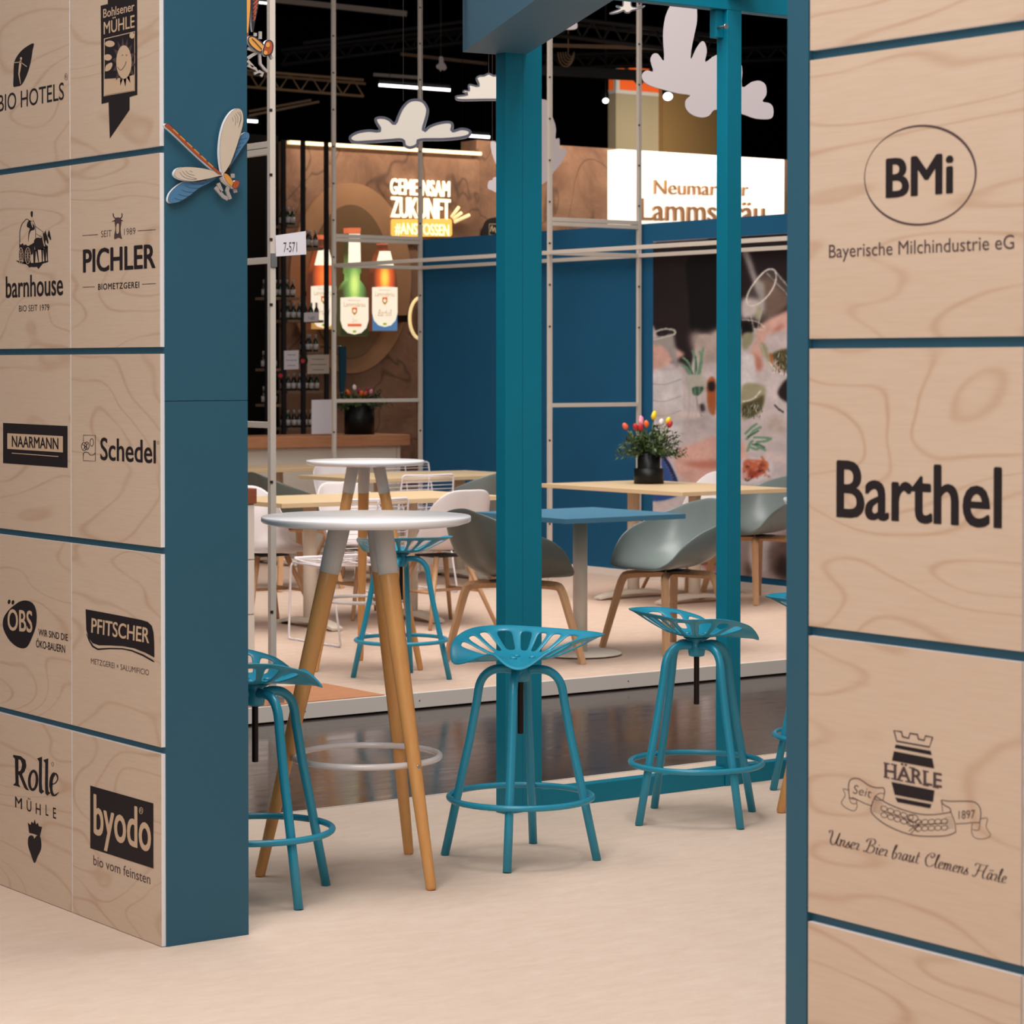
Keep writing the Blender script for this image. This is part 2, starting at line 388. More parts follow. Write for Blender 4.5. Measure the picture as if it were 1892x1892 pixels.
# hall shell: dark roof and dark far walls
struct('ceiling', MB().box((6, 9, 7.6), (40, 44, 7.8)), M_black)
struct('wall_back', MB().box((-12, 38.0, -0.1), (40, 38.3, 7.6)), M_black)
struct('wall_side', MB().box((38.0, -10, -0.1), (38.3, 44, 7.6)), M_black)

# ================================================================== the two panelled walls (one line, an opening between them)
def logo_fn(k): return onX(XF - 0.0006 * k)
L1, L2, L3 = logo_fn(1), logo_fn(2), logo_fn(3)
LM = [M_ink, M_woodprint, M_ink2]
def panels(wall, ycols, logos, rows):
    for ci, (ya, yb) in enumerate(ycols):
        for r in rows:
            z0 = PITCH * r + 0.0015 if r else 0.002; z1 = PITCH * (r + 1) - 0.0165
            m = MB(); x0, x1 = XF, XF + 0.012
            m.box((x0, ya, z0), (x1, yb, z1), 1); m.m[-6:] = [1, 1, 1, 1, 1, 0]
            p = m.build('panel', [M_birch, M_edge], wall)
            if (ci, r) in logos:
                lm = MB(); logos[(ci, r)](lm); lm.build('printed_logo', LM, p)
def byodo(m):
    z = zoomed(0, 1280, 3.942)
    m.fill(L1, [z([(657, 676), (1117, 806), (1117, 1280), (657, 1132)])], 0)
    q = z([(682, 1010), (1097, 1085)]); t = z([(682, 735)])
    text(m, L2, 'byodo', q[0][0], z([(1100, 0)])[0][0], z([(682, 1027)])[0][1], z([(682, 735)])[0][1], 1, bold=0.02, cap='b')
    m.stroke(L2, ell(*z([(1027, 858)])[0], 3.2, 6.0, 16), 0.9, 1, True)
    text(m, L2, 'R', 259.0, 262.2, 1280 + 868 / 3.942, 1280 + 842 / 3.942, 1)
    text(m, L1, 'bio vom feinsten', 680 / 3.942, 1094 / 3.942, 1280 + 1252 / 3.942, 1280 + 1182 / 3.942, 2, bold=0.0, cap='b')
def pfitscher(m):
    z = zoomed(0, 740, 3.942)
    a = z([(623, 1520), (760, 1545), (900, 1572), (1030, 1598), (1075, 1612), (1105, 1640), (1118, 1690), (1123, 1760), (1124, 1872), (1060, 1838), (980, 1806), (900, 1790), (800, 1784), (720, 1783), (675, 1768), (645, 1730), (628, 1670)])
    m.fill(L1, [a], 0)
    b = z([(630, 1700), (650, 1748), (675, 1790), (712, 1812), (800, 1806), (890, 1808), (960, 1822), (1040, 1855), (1110, 1895), (1124, 1905)])
    m.stroke(L1, b, [1, 2.4, 3.2, 3.2, 2.4, 2.4, 2.8, 3.2, 3.0, 1.0], 0)
    text(m, L2, 'PFITSCHER', 664 / 3.942, 1086 / 3.942, 740 + 1690 / 3.942, 740 + 1582 / 3.942, 1, bold=0.02, shear=0.06)
    text(m, L1, 'METZGEREI × SALUMIFICIO', 168, 275, 1226, 1216, 2, bold=-0.006, cap='M')
def schedel(m):
    z = zoomed(0, 740, 3.942)
    m.stroke(L1, z([(607, 300), (607, 252), (694, 254), (694, 442), (606, 438), (606, 385)]), 1.0, 0)
    m.stroke(L1, z(smoothpts([(608, 400), (612, 378), (640, 378), (655, 396), (680, 396), (694, 380)], 4, False)), 1.0, 0)
    for e in ((612, 335, 19, 30), (632, 330, 17, 28), (668, 305, 13, 27)): m.stroke(L1, ell(*z([(e[0], e[1])])[0], e[2] / 3.942, e[3] / 3.942, 20), 1.0, 0, True)
    m.stroke(L1, z([(600, 318), (640, 350)]), 1, 0); m.stroke(L1, z([(640, 312), (606, 356)]), 1, 0)
    text(m, L1, 'Schedel', 730 / 3.942, 1135 / 3.942, 740 + 432 / 3.942, 740 + 270 / 3.942, 0, bold=0.018, cap='d')
    m.stroke(L1, ell(292, 818, 1.6, 3, 10), 0.6, 2, True)
def pichler(m):
    z = zoomed(0, 320, 3.942); S = 3.942
    text(m, L1, 'PICHLER', 604 / S, 1133 / S, 320 + 724 / S, 320 + 555 / S, 0, bold=0.03)
    text(m, L1, 'BIOMETZGEREI', 714 / S, 1014 / S, 320 + 850 / S, 320 + 806 / S, 0, bold=0.02, space=1.15)
    text(m, L1, 'SEIT', 736 / S, 812 / S, 320 + 467 / S, 320 + 420 / S, 2, bold=-0.01)
    text(m, L1, '1989', 904 / S, 986 / S, 320 + 450 / S, 320 + 404 / S, 2, bold=-0.01)
    for a in ([(600, 455), (712, 447)], [(1004, 420), (1134, 411)], [(602, 831), (690, 827)], [(1034, 809), (1134, 804)]): m.stroke(L1, z(a), 0.9, 0)
    # ox head
    m.fill(L1, [z(smoothpts([(838, 330), (858, 322), (880, 330), (884, 360), (878, 400), (882, 450), (888, 478), (862, 470), (834, 480), (832, 450), (840, 400), (834, 360)], 4))], 2)
    m.fill(L2, [z(smoothpts([(852, 370), (866, 372), (866, 430), (850, 440), (846, 400)], 4))], 1)
    m.stroke(L1, z(smoothpts([(842, 330), (828, 318), (824, 292)], 4, False)), [1.6] * 8 + [0.3], 0)
    m.stroke(L1, z(smoothpts([(878, 328), (888, 316), (888, 290)], 4, False)), [1.6] * 8 + [0.3], 0)
    m.stroke(L1, z([(836, 345), (816, 352)]), [2.2, 0.6], 0); m.stroke(L1, z([(882, 343), (896, 348)]), [2.2, 0.6], 0)
def bohlsener(m):
    z = zoomed(180, 0, 10.511)
    m.fill(L1, [z([(62, 112), (200, 75), (200, -60), (768, -190), (774, 1842), (618, 1880), (612, 2010 + 120), (600, 2160), (300, 2500 + 170), (225, 2560), (205, 2660), (205, 1990), (78, 2018)])] if False else
           [z([(62, 112), (200, 78), (200, -220), (770, -380), (774, 1842), (625, 1882), (625, 2130), (240, 2690), (215, 1985), (80, 2018)])], 0)
    m.fill(L2, [z([(126, 750), (728, 605), (728, 1765), (122, 1872)])], 1)
    m.fill(L3, [z([(142, 762), (716, 625), (716, 1440), (560, 1500), (300, 1520), (138, 1530)])], 0)
    L4 = logo_fn(4); L5 = logo_fn(5)
    for c in ((240, 850, 95, 62), (200, 1115, 80, 62), (672, 690, 50, 60)):
        m.fill(L4, [z(ell(*c, 16))], 1)
    m.fill(L4, [z(smoothpts([(150, 1380), (170, 1270), (270, 1215), (290, 1270), (240, 1360)], 4))], 1)
    m.fill(L4, [z([(138, 1540), (260, 1530), (400, 1580), (560, 1500), (716, 1450), (716, 1750), (138, 1850)])], 1)
    star = []
    for i in range(28):
        a = 2 * math.pi * i / 28 + 0.1; k = 1.5 if i % 2 == 0 else 0.95
        star.append((515 + 150 * k * math.cos(a) * 1.02, 1205 + 325 * k * math.sin(a)))
    m.fill(L4, [z(star)], 2); m.fill(L5, [z(ell(515, 1205, 148, 325, 30))], 1)
    L6 = logo_fn(6)
    m.stroke(L6, z(smoothpts([(390, 1300), (450, 1360), (520, 1290), (560, 1190)], 4, False)), 0.9, 2)
    for x in (485, 565): m.stroke(L6, z([(x - 12, 1085), (x, 1055), (x + 14, 1080)]), 0.8, 2)
    text(m, L2, 'Bohlsener', 180 + 112 / 10.511, 180 + 718 / 10.511, 350 / 10.511, 180 / 10.511, 1, bold=0.012, cap='B')
    text(m, L2, 'MÜHLE', 180 + 122 / 10.511, 180 + 722 / 10.511, 668 / 10.511, 430 / 10.511, 1, bold=0.012, cap='M')
def rolle(m):
    z = zoomed(0, 1280, 3.942)
    # serif letters drawn by hand: R o l l e
    m.fill(L1, [z([(95, 452), (150, 462), (185, 490), (192, 535), (178, 575), (160, 592), (198, 690), (212, 712), (190, 706), (176, 690), (138, 598), (134, 596), (136, 665), (148, 688), (94, 672), (112, 655), (108, 480), (95, 466)]),
                z([(134, 484), (150, 490), (160, 520), (156, 552), (146, 570), (134, 572)])], 0)
    m.fill(L1, [z(ell(241, 638, 38, 78, 26, 3)), z(ell(241, 638, 18, 58, 22, 3))], 0)
    for dx, dy in ((0, 0), (45, 12)):
        m.fill(L1, [z([(270 + dx, 478 + dy), (306 + dx, 466 + dy), (304 + dx, 660 + dy), (308 + dx, 705 + dy), (322 + dx, 718 + dy), (300 + dx, 738 + dy), (284 + dx, 720 + dy), (282 + dx, 660 + dy), (284 + dx, 500 + dy)])], 0)
    m.stroke(L1, z(smoothpts([(374, 668), (404, 656), (420, 625), (412, 596), (396, 590), (378, 615), (370, 670), (378, 730), (398, 748), (428, 724)], 5, False)), [2.0] * 12 + [3.0] * 8 + [6.5] * 12 + [5] * 7 + [3] * 4 + [1.2] * 3, 0)
    S = 3.942
    for c, x0, x1, yb in (('M', 110, 160, 832), ('Ü', 194, 228, 858), ('H', 260, 296, 880), ('L', 332, 352, 892), ('E', 386, 408, 912)):
        text(m, L1, c, x0 / S, x1 / S, 1280 + yb / S, 1280 + (yb - 78) / S, 0, bold=0.008, cap='M')
    m.fill(L1, [z(smoothpts([(250, 1062), (266, 1042), (290, 1045), (300, 1085), (298, 1140), (275, 1190), (250, 1240), (222, 1170), (204, 1110), (206, 1055), (225, 1038), (243, 1046)], 4))], 0)
    m.fill(L1, [z([(202, 946), (222, 962), (230, 938), (244, 952), (252, 922), (262, 958), (276, 948), (282, 972), (306, 978), (290, 1046), (252, 1030), (212, 1020)])], 0)
    m.stroke(L1, ell(97, 1412, 1.8, 4, 10), 0.6, 2, True)
def oebs(m):
    z = zoomed(0, 740, 3.942); S = 3.942
    m.fill(L1, [z(smoothpts([(105, 1490), (150, 1462), (200, 1458), (245, 1485), (266, 1550), (262, 1640), (235, 1720), (200, 1790), (160, 1805), (110, 1785), (60, 1735), (24, 1660), (24, 1590), (60, 1530)], 4))], 0)
    text(m, L2, 'OBS', 55 / S, 236 / S, 740 + 1672 / S, 740 + 1518 / S, 1, bold=0.02, cap='B', yr=740 + 1690 / S)
    for x, y in ((66, 1466), (94, 1470)): m.fill(L1, [z(ell(x, y, 10, 17, 12, 10))], 0)
    text(m, L1, 'WIR SIND DIE', 280 / S, 494 / S, 740 + 1710 / S, 740 + 1662 / S, 0, bold=0.015, cap='W')
    text(m, L1, 'ÖKO-BAUERN', 262 / S, 474 / S, 740 + 1796 / S, 740 + 1742 / S, 0, bold=0.015, cap='K')
def naarmann(m):
    z = zoomed(0, 740, 3.942); S = 3.942
    m.fill(L1, [z([(22, 163), (492, 186), (492, 490), (22, 456)])], 0)
    m.fill(L2, [z([(53, 238), (458, 260), (458, 378), (53, 352)])], 1)
    text(m, L3, 'NAARMANN', 86 / S, 425 / S, 740 + 336 / S, 740 + 256 / S, 0, bold=0.02)
    m.stroke(L2, z([(86, 383), (425, 408)]), 1.3, 1)
def barnhouse(m):
    S = 3.942
    text(m, L1, 'barnhouse', 42 / S, 459 / S, 320 + 908 / S, 320 + 752 / S, 0, bold=0.018, cap='b')
    text(m, L1, 'BIO SEIT 1979', 138 / S, 358 / S, 320 + 1008 / S, 320 + 964 / S, 0, bold=-0.004)
    z = zoomed(20, 370, 14.55)
    m.stroke(L1, z(smoothpts([(240, 1140), (240, 900), (250, 800), (290, 660), (360, 560), (430, 505), (490, 550)], 4, False)), 1.2, 0)
    m.stroke(L1, z([(665, 1020), (665, 700), (600, 540)]), 0.9, 0)
    m.fill(L1, [z(smoothpts([(470, 560), (520, 540), (580, 620), (640, 700), (630, 790), (560, 810), (520, 850), (490, 950), (470, 1120), (465, 1000), (480, 860), (510, 760), (440, 720), (430, 660)], 3))], 0)
    m.fill(L2, [z(smoothpts([(535, 580), (575, 620), (595, 730), (570, 700)], 3))], 1)
    m.fill(L1, [z(smoothpts([(530, 350), (545, 300), (585, 300), (590, 380), (580, 450), (545, 440)], 4))], 0)
    m.fill(L2, [z([(525, 480), (595, 480), (590, 550), (530, 550)])], 1)
    for p in ([(675, 710), (890, 870)], [(680, 900), (820, 985)]): m.stroke(L1, z(p), 0.7, 0)
    # horses
    m.fill(L1, [z(smoothpts([(620, 1120), (650, 1040), (720, 1005), (820, 1010), (850, 900), (900, 880), (935, 810), (950, 880), (1000, 1050), (1010, 1150), (980, 1160), (940, 1060), (930, 1180), (990, 1230), (985, 1280), (880, 1290), (870, 1330), (720, 1330), (670, 1370), (640, 1250)], 3))], 0)
    m.fill(L1, [z([(985, 960), (1000, 860), (1025, 790), (1050, 880), (1085, 1040), (1060, 1080), (1020, 1000)])], 0)
    m.stroke(L2, z(smoothpts([(850, 900), (870, 1080), (910, 1240)], 3, False)), 1.6, 1)
    for a, b in (((650, 1330), (640, 1690)), ((700, 1330), (745, 1660)), ((840, 1300), (845, 1680)), ((890, 1300), (915, 1640)), ((935, 1260), (925, 1640)), ((970, 1270), (985, 1620)), ((610, 1150), (620, 1680))):
        m.stroke(L1, z([a, b]), [3.4, 1.4], 0)
    # cart
    m.fill(L1, [z([(225, 1140), (260, 1200), (320, 1150), (345, 1210), (400, 1190), (460, 1230), (590, 1165), (590, 1440), (520, 1480), (540, 1700), (380, 1720), (330, 1600), (230, 1620)])], 0)
    for cx, rx in ((270, 60), (455, 72)):
        m.stroke(L2, z(ell(cx, 1490, rx, 215, 26)), 1.0, 1, True)
        for a in range(0, 180, 36): m.stroke(L2, z([(cx + rx * .8 * math.cos(R_(a)), 1490 + 170 * math.sin(R_(a))), (cx - rx * .8 * math.cos(R_(a)), 1490 - 170 * math.sin(R_(a)))]), 0.5, 1)
    m.fill(L1, [z([(130, 1620), (300, 1640), (500, 1690), (760, 1670), (1010, 1620), (1000, 1660), (860, 1700), (740, 1850), (700, 1790), (620, 1800), (540, 1790), (500, 1810), (420, 1720), (250, 1700)])], 0)
def biohotels(m):
    z = zoomed(0, 0, 3.942); S = 3.942
    m.fill(L1, [z(smoothpts([(246, 316), (236, 370), (228, 430), (205, 520), (175, 590), (150, 622), (120, 630), (97, 628), (98, 560), (100, 480), (112, 430), (150, 375), (200, 335)], 3))], 0)
    m.stroke(L2, z([(150, 440), (146, 480), (138, 540), (150, 612)]), [3.0, 4.2, 2.6, 1.0], 1)
    m.stroke(L2, z([(106, 456), (150, 452), (196, 486)]), 1.4, 1); m.fill(L2, [z(ell(153, 426, 8, 11, 12))], 1)
    text(m, L1, 'BIO HOTELS', -12 / S, 466 / S, 814 / S, 694 / S, 0, bold=0.004)
    m.stroke(L1, ell(122, 142, 2.6, 6.4, 14), 0.6, 2, True); text(m, L1, 'R', 120.8, 123.4, 145, 139, 2)
wall_l = struct('wall_left', MB().box((3.173, 5.884, 0), (3.42, 9.0, 1.427)).box((3.173, 5.884, 1.4285), (3.42, 9.0, 3.13)), M_blue)
cols = [(5.888 + 0.5205 * i, 5.888 + 0.5205 * i + 0.5165) for i in range(4)]
panels(wall_l, cols, {(0, 0): byodo, (0, 1): pfitscher, (0, 2): schedel, (0, 3): pichler, (0, 4): bohlsener,
                      (1, 0): rolle, (1, 1): oebs, (1, 2): naarmann, (1, 3): barnhouse, (1, 4): biohotels}, range(6))
def bmi(m):
    z = zoomed(1452, 180, 4.3)
    a = z(ell(1066, 617, 452, 396, 60, -12)); b = z(ell(1070, 620, 436, 388, 60, -14))
    m.fill(L1, [z(ell(1068, 618, 450, 398, 60, -14)), z(ell(1064, 618, 438, 384, 60, -8))], 2)
    text(m, L1, 'BMi', 1452 + 792 / 4.3, 1452 + 1330 / 4.3, 180 + 800 / 4.3, 180 + 487 / 4.3, 0, bold=0.03, cap='B')
    text(m, L1, 'Bayerische Milchindustrie eG', 1452 + 342 / 4.3, 1452 + 1812 / 4.3, 180 + 1275 / 4.3, 180 + 1172 / 4.3, 2, bold=0.0, cap='B')
def barthel(m):
    text(m, L1, 'Barthel', 1545, 1851, 955, 850, 0, bold=0.022, cap='B')
def haerle(m):
    z = zoomed(1452, 1300, 4.3); F = L1
    m.stroke(F, z([(858, 214), (918, 224), (925, 262), (975, 275), (985, 236), (1045, 246), (1052, 282), (1098, 292), (1108, 256), (1165, 268), (1140, 345), (880, 298)]), 3.0, 2, True)
    m.fill(F, [z([(872, 325), (1150, 376), (1158, 410), (864, 352)])], 0)
    m.fill(F, [z([(858, 378), (1163, 436), (1178, 515), (842, 452)])], 0)
    m.fill(F, [z([(838, 622), (1180, 690), (1168, 782), (864, 724)])], 0)
    m.fill(F, [z([(868, 745), (1156, 800), (1145, 832), (885, 782)])], 0)
    text(m, F, 'HÄRLE', 1452 + 782 / 4.3, 1452 + 1240 / 4.3, 1300 + 585 / 4.3, 1300 + 474 / 4.3, 2, bold=0.02, cap='H')
    # serif slabs on the letters
    def slab(x, y): m.fill(F, [z([(x - 24, y - 5 + (-4)), (x + 24, y + 5 - 4), (x + 24, y + 12), (x - 24, y + 2)])], 2)
    for x, y in ((800, 585), (860, 598), (800, 474), (858, 484), (906, 608), (972, 620), (1002, 625), (1110, 648), (1110, 536), (1190, 664), (1002, 510)): slab(x, y)
    # banner
    def ln(p, w=1.0, k=4): m.stroke(F, z(smoothpts(p, k, False)), w, 2)
    ln([(500, 710), (498, 640), (520, 600), (580, 598), (660, 650), (720, 668), (778, 672), (782, 720)], 1.6)
    ln([(500, 710), (510, 750), (560, 762), (620, 790), (680, 812)], 1.3); ln([(782, 720), (770, 770)]); ln([(710, 735), (745, 712), (780, 716)]); ln([(700, 750), (725, 765), (770, 770)])
    ln([(500, 690), (455, 678), (470, 730), (440, 788), (480, 830), (540, 852), (565, 820), (562, 790)]); ln([(500, 745), (520, 790), (562, 795)]); ln([(520, 745), (560, 760), (560, 790)])
    ln([(710, 735), (820, 800), (950, 850), (1080, 880), (1200, 880), (1310, 862)], 1.6)
    ln([(710, 735), (684, 800), (680, 865), (760, 940), (870, 1000), (1010, 1045), (1180, 1055), (1290, 1045), (1350, 1020)], 1.6)
    ln([(1310, 862), (1340, 940), (1350, 1020)], 1.3)
    ln([(1310, 862), (1300, 830), (1250, 800), (1236, 768), (1300, 776), (1400, 775), (1490, 780), (1535, 815), (1548, 870), (1540, 945)], 1.6); ln([(1236, 768), (1245, 860)])
    ln([(1350, 955), (1420, 952), (1480, 945), (1540, 945)], 1.3); ln([(1545, 915), (1600, 912), (1590, 980), (1625, 1045), (1570, 1075), (1500, 1065), (1475, 1020), (1480, 950)]); ln([(1480, 1000), (1530, 1005), (1540, 945)])
    for i in range(6): ln([(706 - i * 4, 765 + i * 17), (770 - i * 3, 798 + i * 16)], 0.5, 1); ln([(1262 + i * 2, 905 + i * 17), (1322 + i * 3, 900 + i * 17)], 0.5, 1)
    for s_, x0, y0, dx, dy in ((1, 780, 840, 52, 17), (-1, 1260, 940, -52, 2)):
        for i in range(5):
            for t in (-26, 26):
                m.stroke(F, z(ell(x0 + dx * i, y0 + dy * i + 20 + t, 26, 19, 14, 22 if s_ > 0 else -8)), 1.1, 2, True)
        ln([(x0 - 20 * s_, y0 + 10), (x0 + dx * 5, y0 + dy * 5 + 22)], 1.0, 1)
    m.stroke(F, z(ell(1010, 912, 40, 30, 16)), 1.3, 2, True); ln([(950, 925), (1050, 1020)], 1.2, 1); ln([(1075, 935), (975, 1015)], 1.2, 1); ln([(990, 1035), (1060, 960)], 1.2, 1)
    text(m, F, 'Seit', 1452 + 530 / 4.3, 1452 + 680 / 4.3, 1300 + 712 / 4.3, 1300 + 640 / 4.3, 2, bold=-0.01, shear=0.25, yr=1300 + 752 / 4.3, cap='S')
    text(m, F, '1897', 1452 + 1372 / 4.3, 1452 + 1502 / 4.3, 1300 + 918 / 4.3, 1300 + 852 / 4.3, 2, bold=-0.005, yr=1300 + 910 / 4.3)
    SCRIPT(m, F)
SCR = {}
def SCRIPT(m, F):
    """joined-up handwriting 'Unser Bier braut Clemens Härle' drawn letter by letter with a broad nib"""
    G = {  # strokes on a unit grid: x width, y up (x-height 0.5, ascender 1.0)
        'U': (0.80, [[(0.05, 0.8), (0.0, 0.95), (0.15, 1.0), (0.22, 0.8), (0.2, 0.3), (0.35, 0.02), (0.55, 0.15), (0.68, 0.95)], [(0.68, 0.95), (0.62, 0.2), (0.8, 0.02)]]),
        'B': (0.78, [[(0.0, 0.1), (0.12, 0.02), (0.25, 0.3), (0.32, 0.95)], [(0.05, 0.75), (0.15, 0.98), (0.5, 1.05), (0.62, 0.8), (0.45, 0.58), (0.3, 0.55)], [(0.4, 0.57), (0.65, 0.45), (0.6, 0.12), (0.4, 0.0), (0.2, 0.06)]]),
        'C': (0.72, [[(0.6, 0.85), (0.5, 1.0), (0.25, 0.9), (0.08, 0.5), (0.2, 0.08), (0.45, 0.0), (0.65, 0.2)], [(0.6, 0.85), (0.45, 0.65), (0.35, 0.8)]]),
        'H': (0.95, [[(0.0, 0.1), (0.15, 0.0), (0.28, 0.3), (0.36, 0.9)], [(0.05, 0.8), (0.12, 0.98), (0.5, 0.95), (0.9, 1.02)], [(0.8, 0.98), (0.66, 0.4), (0.72, 0.03), (0.95, 0.1)], [(0.2, 0.5), (0.75, 0.52)]]),
        'n': (0.42, [[(0.0, 0.42), (0.08, 0.5), (0.06, 0.0)], [(0.07, 0.3), (0.2, 0.5), (0.3, 0.42), (0.27, 0.1), (0.42, 0.04)]]),
        's': (0.30, [[(0.0, 0.05), (0.18, 0.5)], [(0.18, 0.5), (0.14, 0.35), (0.26, 0.12), (0.12, 0.0), (0.0, 0.08)]]),
        'e': (0.32, [[(0.02, 0.22), (0.2, 0.3), (0.24, 0.45), (0.12, 0.5), (0.03, 0.25), (0.1, 0.02), (0.32, 0.1)]]),
        'r': (0.30, [[(0.0, 0.4), (0.06, 0.5), (0.18, 0.44), (0.14, 0.2), (0.12, 0.05), (0.3, 0.06)]]),
        'i': (0.20, [[(0.0, 0.4), (0.08, 0.5), (0.05, 0.08), (0.2, 0.04)], [(0.1, 0.68), (0.12, 0.74)]]),
        'b': (0.36, [[(0.0, 0.3), (0.14, 0.9), (0.16, 1.0), (0.06, 0.9), (0.04, 0.05), (0.2, 0.0), (0.28, 0.3), (0.14, 0.45)]]),
        'a': (0.42, [[(0.28, 0.45), (0.12, 0.5), (0.02, 0.2), (0.1, 0.0), (0.24, 0.2), (0.3, 0.5), (0.27, 0.1), (0.42, 0.04)]]),
        'u': (0.44, [[(0.0, 0.4), (0.08, 0.5), (0.05, 0.12), (0.14, 0.0), (0.28, 0.3), (0.3, 0.5)], [(0.3, 0.5), (0.27, 0.08), (0.44, 0.04)]]),
        't': (0.28, [[(0.12, 0.85), (0.06, 0.1), (0.28, 0.06)], [(0.0, 0.55), (0.24, 0.57)]]),
        'l': (0.24, [[(0.0, 0.2), (0.14, 0.85), (0.12, 1.0), (0.06, 0.8), (0.07, 0.05), (0.24, 0.06)]]),
        'm': (0.62, [[(0.0, 0.42), (0.08, 0.5), (0.06, 0.0)], [(0.07, 0.3), (0.18, 0.5), (0.26, 0.42), (0.24, 0.0)], [(0.25, 0.3), (0.36, 0.5), (0.46, 0.42), (0.44, 0.08), (0.62, 0.04)]]),
        'ä': (0.42, [[(0.28, 0.45), (0.12, 0.5), (0.02, 0.2), (0.1, 0.0), (0.24, 0.2), (0.3, 0.5), (0.27, 0.1), (0.42, 0.04)], [(0.12, 0.66), (0.14, 0.74)], [(0.26, 0.66), (0.28, 0.74)]]),
        ' ': (0.26, [])}
    txt = 'Unser Bier braut Clemens Härle'; W = sum(G[c][0] for c in txt); S = 4.3
    X0, X1, Y0, Y1 = 1452 + 330 / S, 1452 + 1755 / S, 1300 + 1112 / S, 1300 + 1432 / S
    k = (X1 - X0) / W; h = 26; x = 0
    for c in txt:
        for st in G[c][1]:
            pts = smoothpts(st, 4, False) if len(st) > 2 else st; pp = []; ww = []
            for (a, b) in pts:
                gx = x + a + 0.22 * (b - 0.3); gy = Y0 + (Y1 - Y0) * (gx / W)
                pp.append((X0 + gx * k, gy - b * h))
            for i in range(len(pp)):
                a = pp[max(0, i - 1)]; b = pp[min(len(pp) - 1, i + 1)]; an = math.atan2(b[1] - a[1], b[0] - a[0])
                ww.append(0.7 + 1.9 * abs(math.sin(an)) ** 1.5)
            m.stroke(F, pp, ww, 2)
        x += G[c][0]
wall_r = struct('wall_right', MB().box((3.173, -1.0, 0), (3.42, 3.478, 3.13)), M_blue)
MB().box((3.161, 3.4215, 0), (3.1725, 3.478, 3.13)).build('trim_board', M_blue, wall_r)
cols = [(3.4175 - 0.5205 * (i + 1) + 0.004, 3.4175 - 0.5205 * i) for i in range(4)]
panels(wall_r, cols, {(0, 3): bmi, (0, 2): barthel, (0, 1): haerle}, range(6))
# ================================================================== teal timber frame behind the opening
fr = thing('timber_frame', 'teal painted timber frame with posts, floor rail and top rail on the near carpet', 'frame', (5.05, 7.0, 0))
def fb(lo, hi, name='post', m=None): return MB().rbox(lo, hi, 0.002).build(name, m or M_teal, fr, world=True)
fb((5.043, 6.953, 0), (5.1155, 7.008, 2.80)); fb((5.1170, 6.956, 0), (5.199, 7.008, 2.80))
fb((6.027, 6.952, 0.0), (6.096, 7.010, 2.80)); fb((7.30, 6.952, 0.0), (7.367, 7.010, 2.80))
fb((5.1995, 6.958, 0.0), (6.026, 7.008, 0.068), 'floor_rail'); fb((6.0965, 6.958, 0.0), (7.299, 7.008, 0.068), 'floor_rail')
fb((4.4, 6.952, 2.8), (8.3, 7.010, 2.885), 'top_rail')
fb((6.022, 6.82, 2.845), (6.105, 6.951, 2.93), 'cross_rail')
fb((5.990, 6.972, 2.70), (6.0265, 7.006, 2.799), 'bracket')
MB().tube([(6.000, 6.971, 2.735), (6.000, 6.93, 2.735)], 0.005, 8).tube([(6.000, 6.935, 2.735), (6.000, 6.925, 2.735)], 0.010, 6).build('bolt', M_steel, fr, world=True)
# deep beam resting against the double post and running towards the entrance
# beam outline on the underside plane (z) found from its two lower edges
zb = 2.575
f = onZ(zb); a = f(855, 96.5); b = f(967, 104); d1 = (f(998.6, 0) - a); d2 = (f(1123, 0) - b)
d = (d1.normalized() + d2.normalized()).normalized()
Lb = 4.2; a2 = a + d * Lb; b2 = b + d * Lb; hh = Vector((0, 0, 0.32))
bm_ = MB(); vs = [a, b, b2, a2, a + hh, b + hh, b2 + hh, a2 + hh]
bm_.add(vs, [(0, 3, 2, 1), (4, 5, 6, 7), (0, 1, 5, 4), (1, 2, 6, 5), (2, 3, 7, 6), (3, 0, 4, 7)])
bo = bm_.build('ceiling_beam', M_beam); tag(bo, 'deep blue-grey beam running overhead towards the entrance, its end above the double post', 'beam')

# ================================================================== cream aluminium lattice
def clips(m, x, y, zs, w=0.014):
    for z in zs: m.box((x - w - 0.004, y - w - 0.003, z - 0.004), (x - w + 0.010, y - w + 0.001, z + 0.008))
def lattice(label, posts, rails, ztop):
    t = thing('lattice_frame', label, 'lattice', (posts[0][0], posts[0][1], 0), group=None)
    for (x, y) in posts:
        o = MB().rbox((x - 0.014, y - 0.014, 0), (x + 0.014, y + 0.014, ztop), 0.0015).build('upright', M_pole, t, world=True)
        m = MB(); clips(m, x, y, [0.42, 1.0, 1.79] + [2.08 + 0.287 * k for k in range(9)]); m.build('clip', M_clip, o, world=True)['kind'] = 'stuff'
    for (p, q) in rails:
        lo = (min(p[0], q[0]), min(p[1], q[1]), p[2] - 0.014); hi = (max(p[0], q[0]), max(p[1], q[1]), p[2] + 0.014)
        ax = 0 if abs(p[0] - q[0]) > abs(p[1] - q[1]) else 1
        if ax == 0: lo = (lo[0] + 0.015, lo[1] - 0.013, lo[2]); hi = (hi[0] - 0.015, hi[1] + 0.013, hi[2])
        else: lo = (lo[0] - 0.013, lo[1] + 0.015, lo[2]); hi = (hi[0] + 0.013, hi[1] - 0.015, hi[2])
        MB().rbox(lo, hi, 0.0015).build('rail', M_pole, t, world=True)
    return t
def bay(y, xa, xb): return [((xa, y, z), (xb, y, z)) for z in (1.245, 2.303, 2.505, 2.536, 4.56)]
lattice('cream metal lattice bay standing in front of the service counter and bottle lamps', [(10.60, 16.9), (11.415, 16.9)], bay(16.9, 10.60, 11.415), 4.6)
lattice('cream metal lattice bay standing against the blue wall behind the flower table', [(10.62, 14.12), (11.415, 14.12)], bay(14.12, 10.62, 11.415), 4.6)
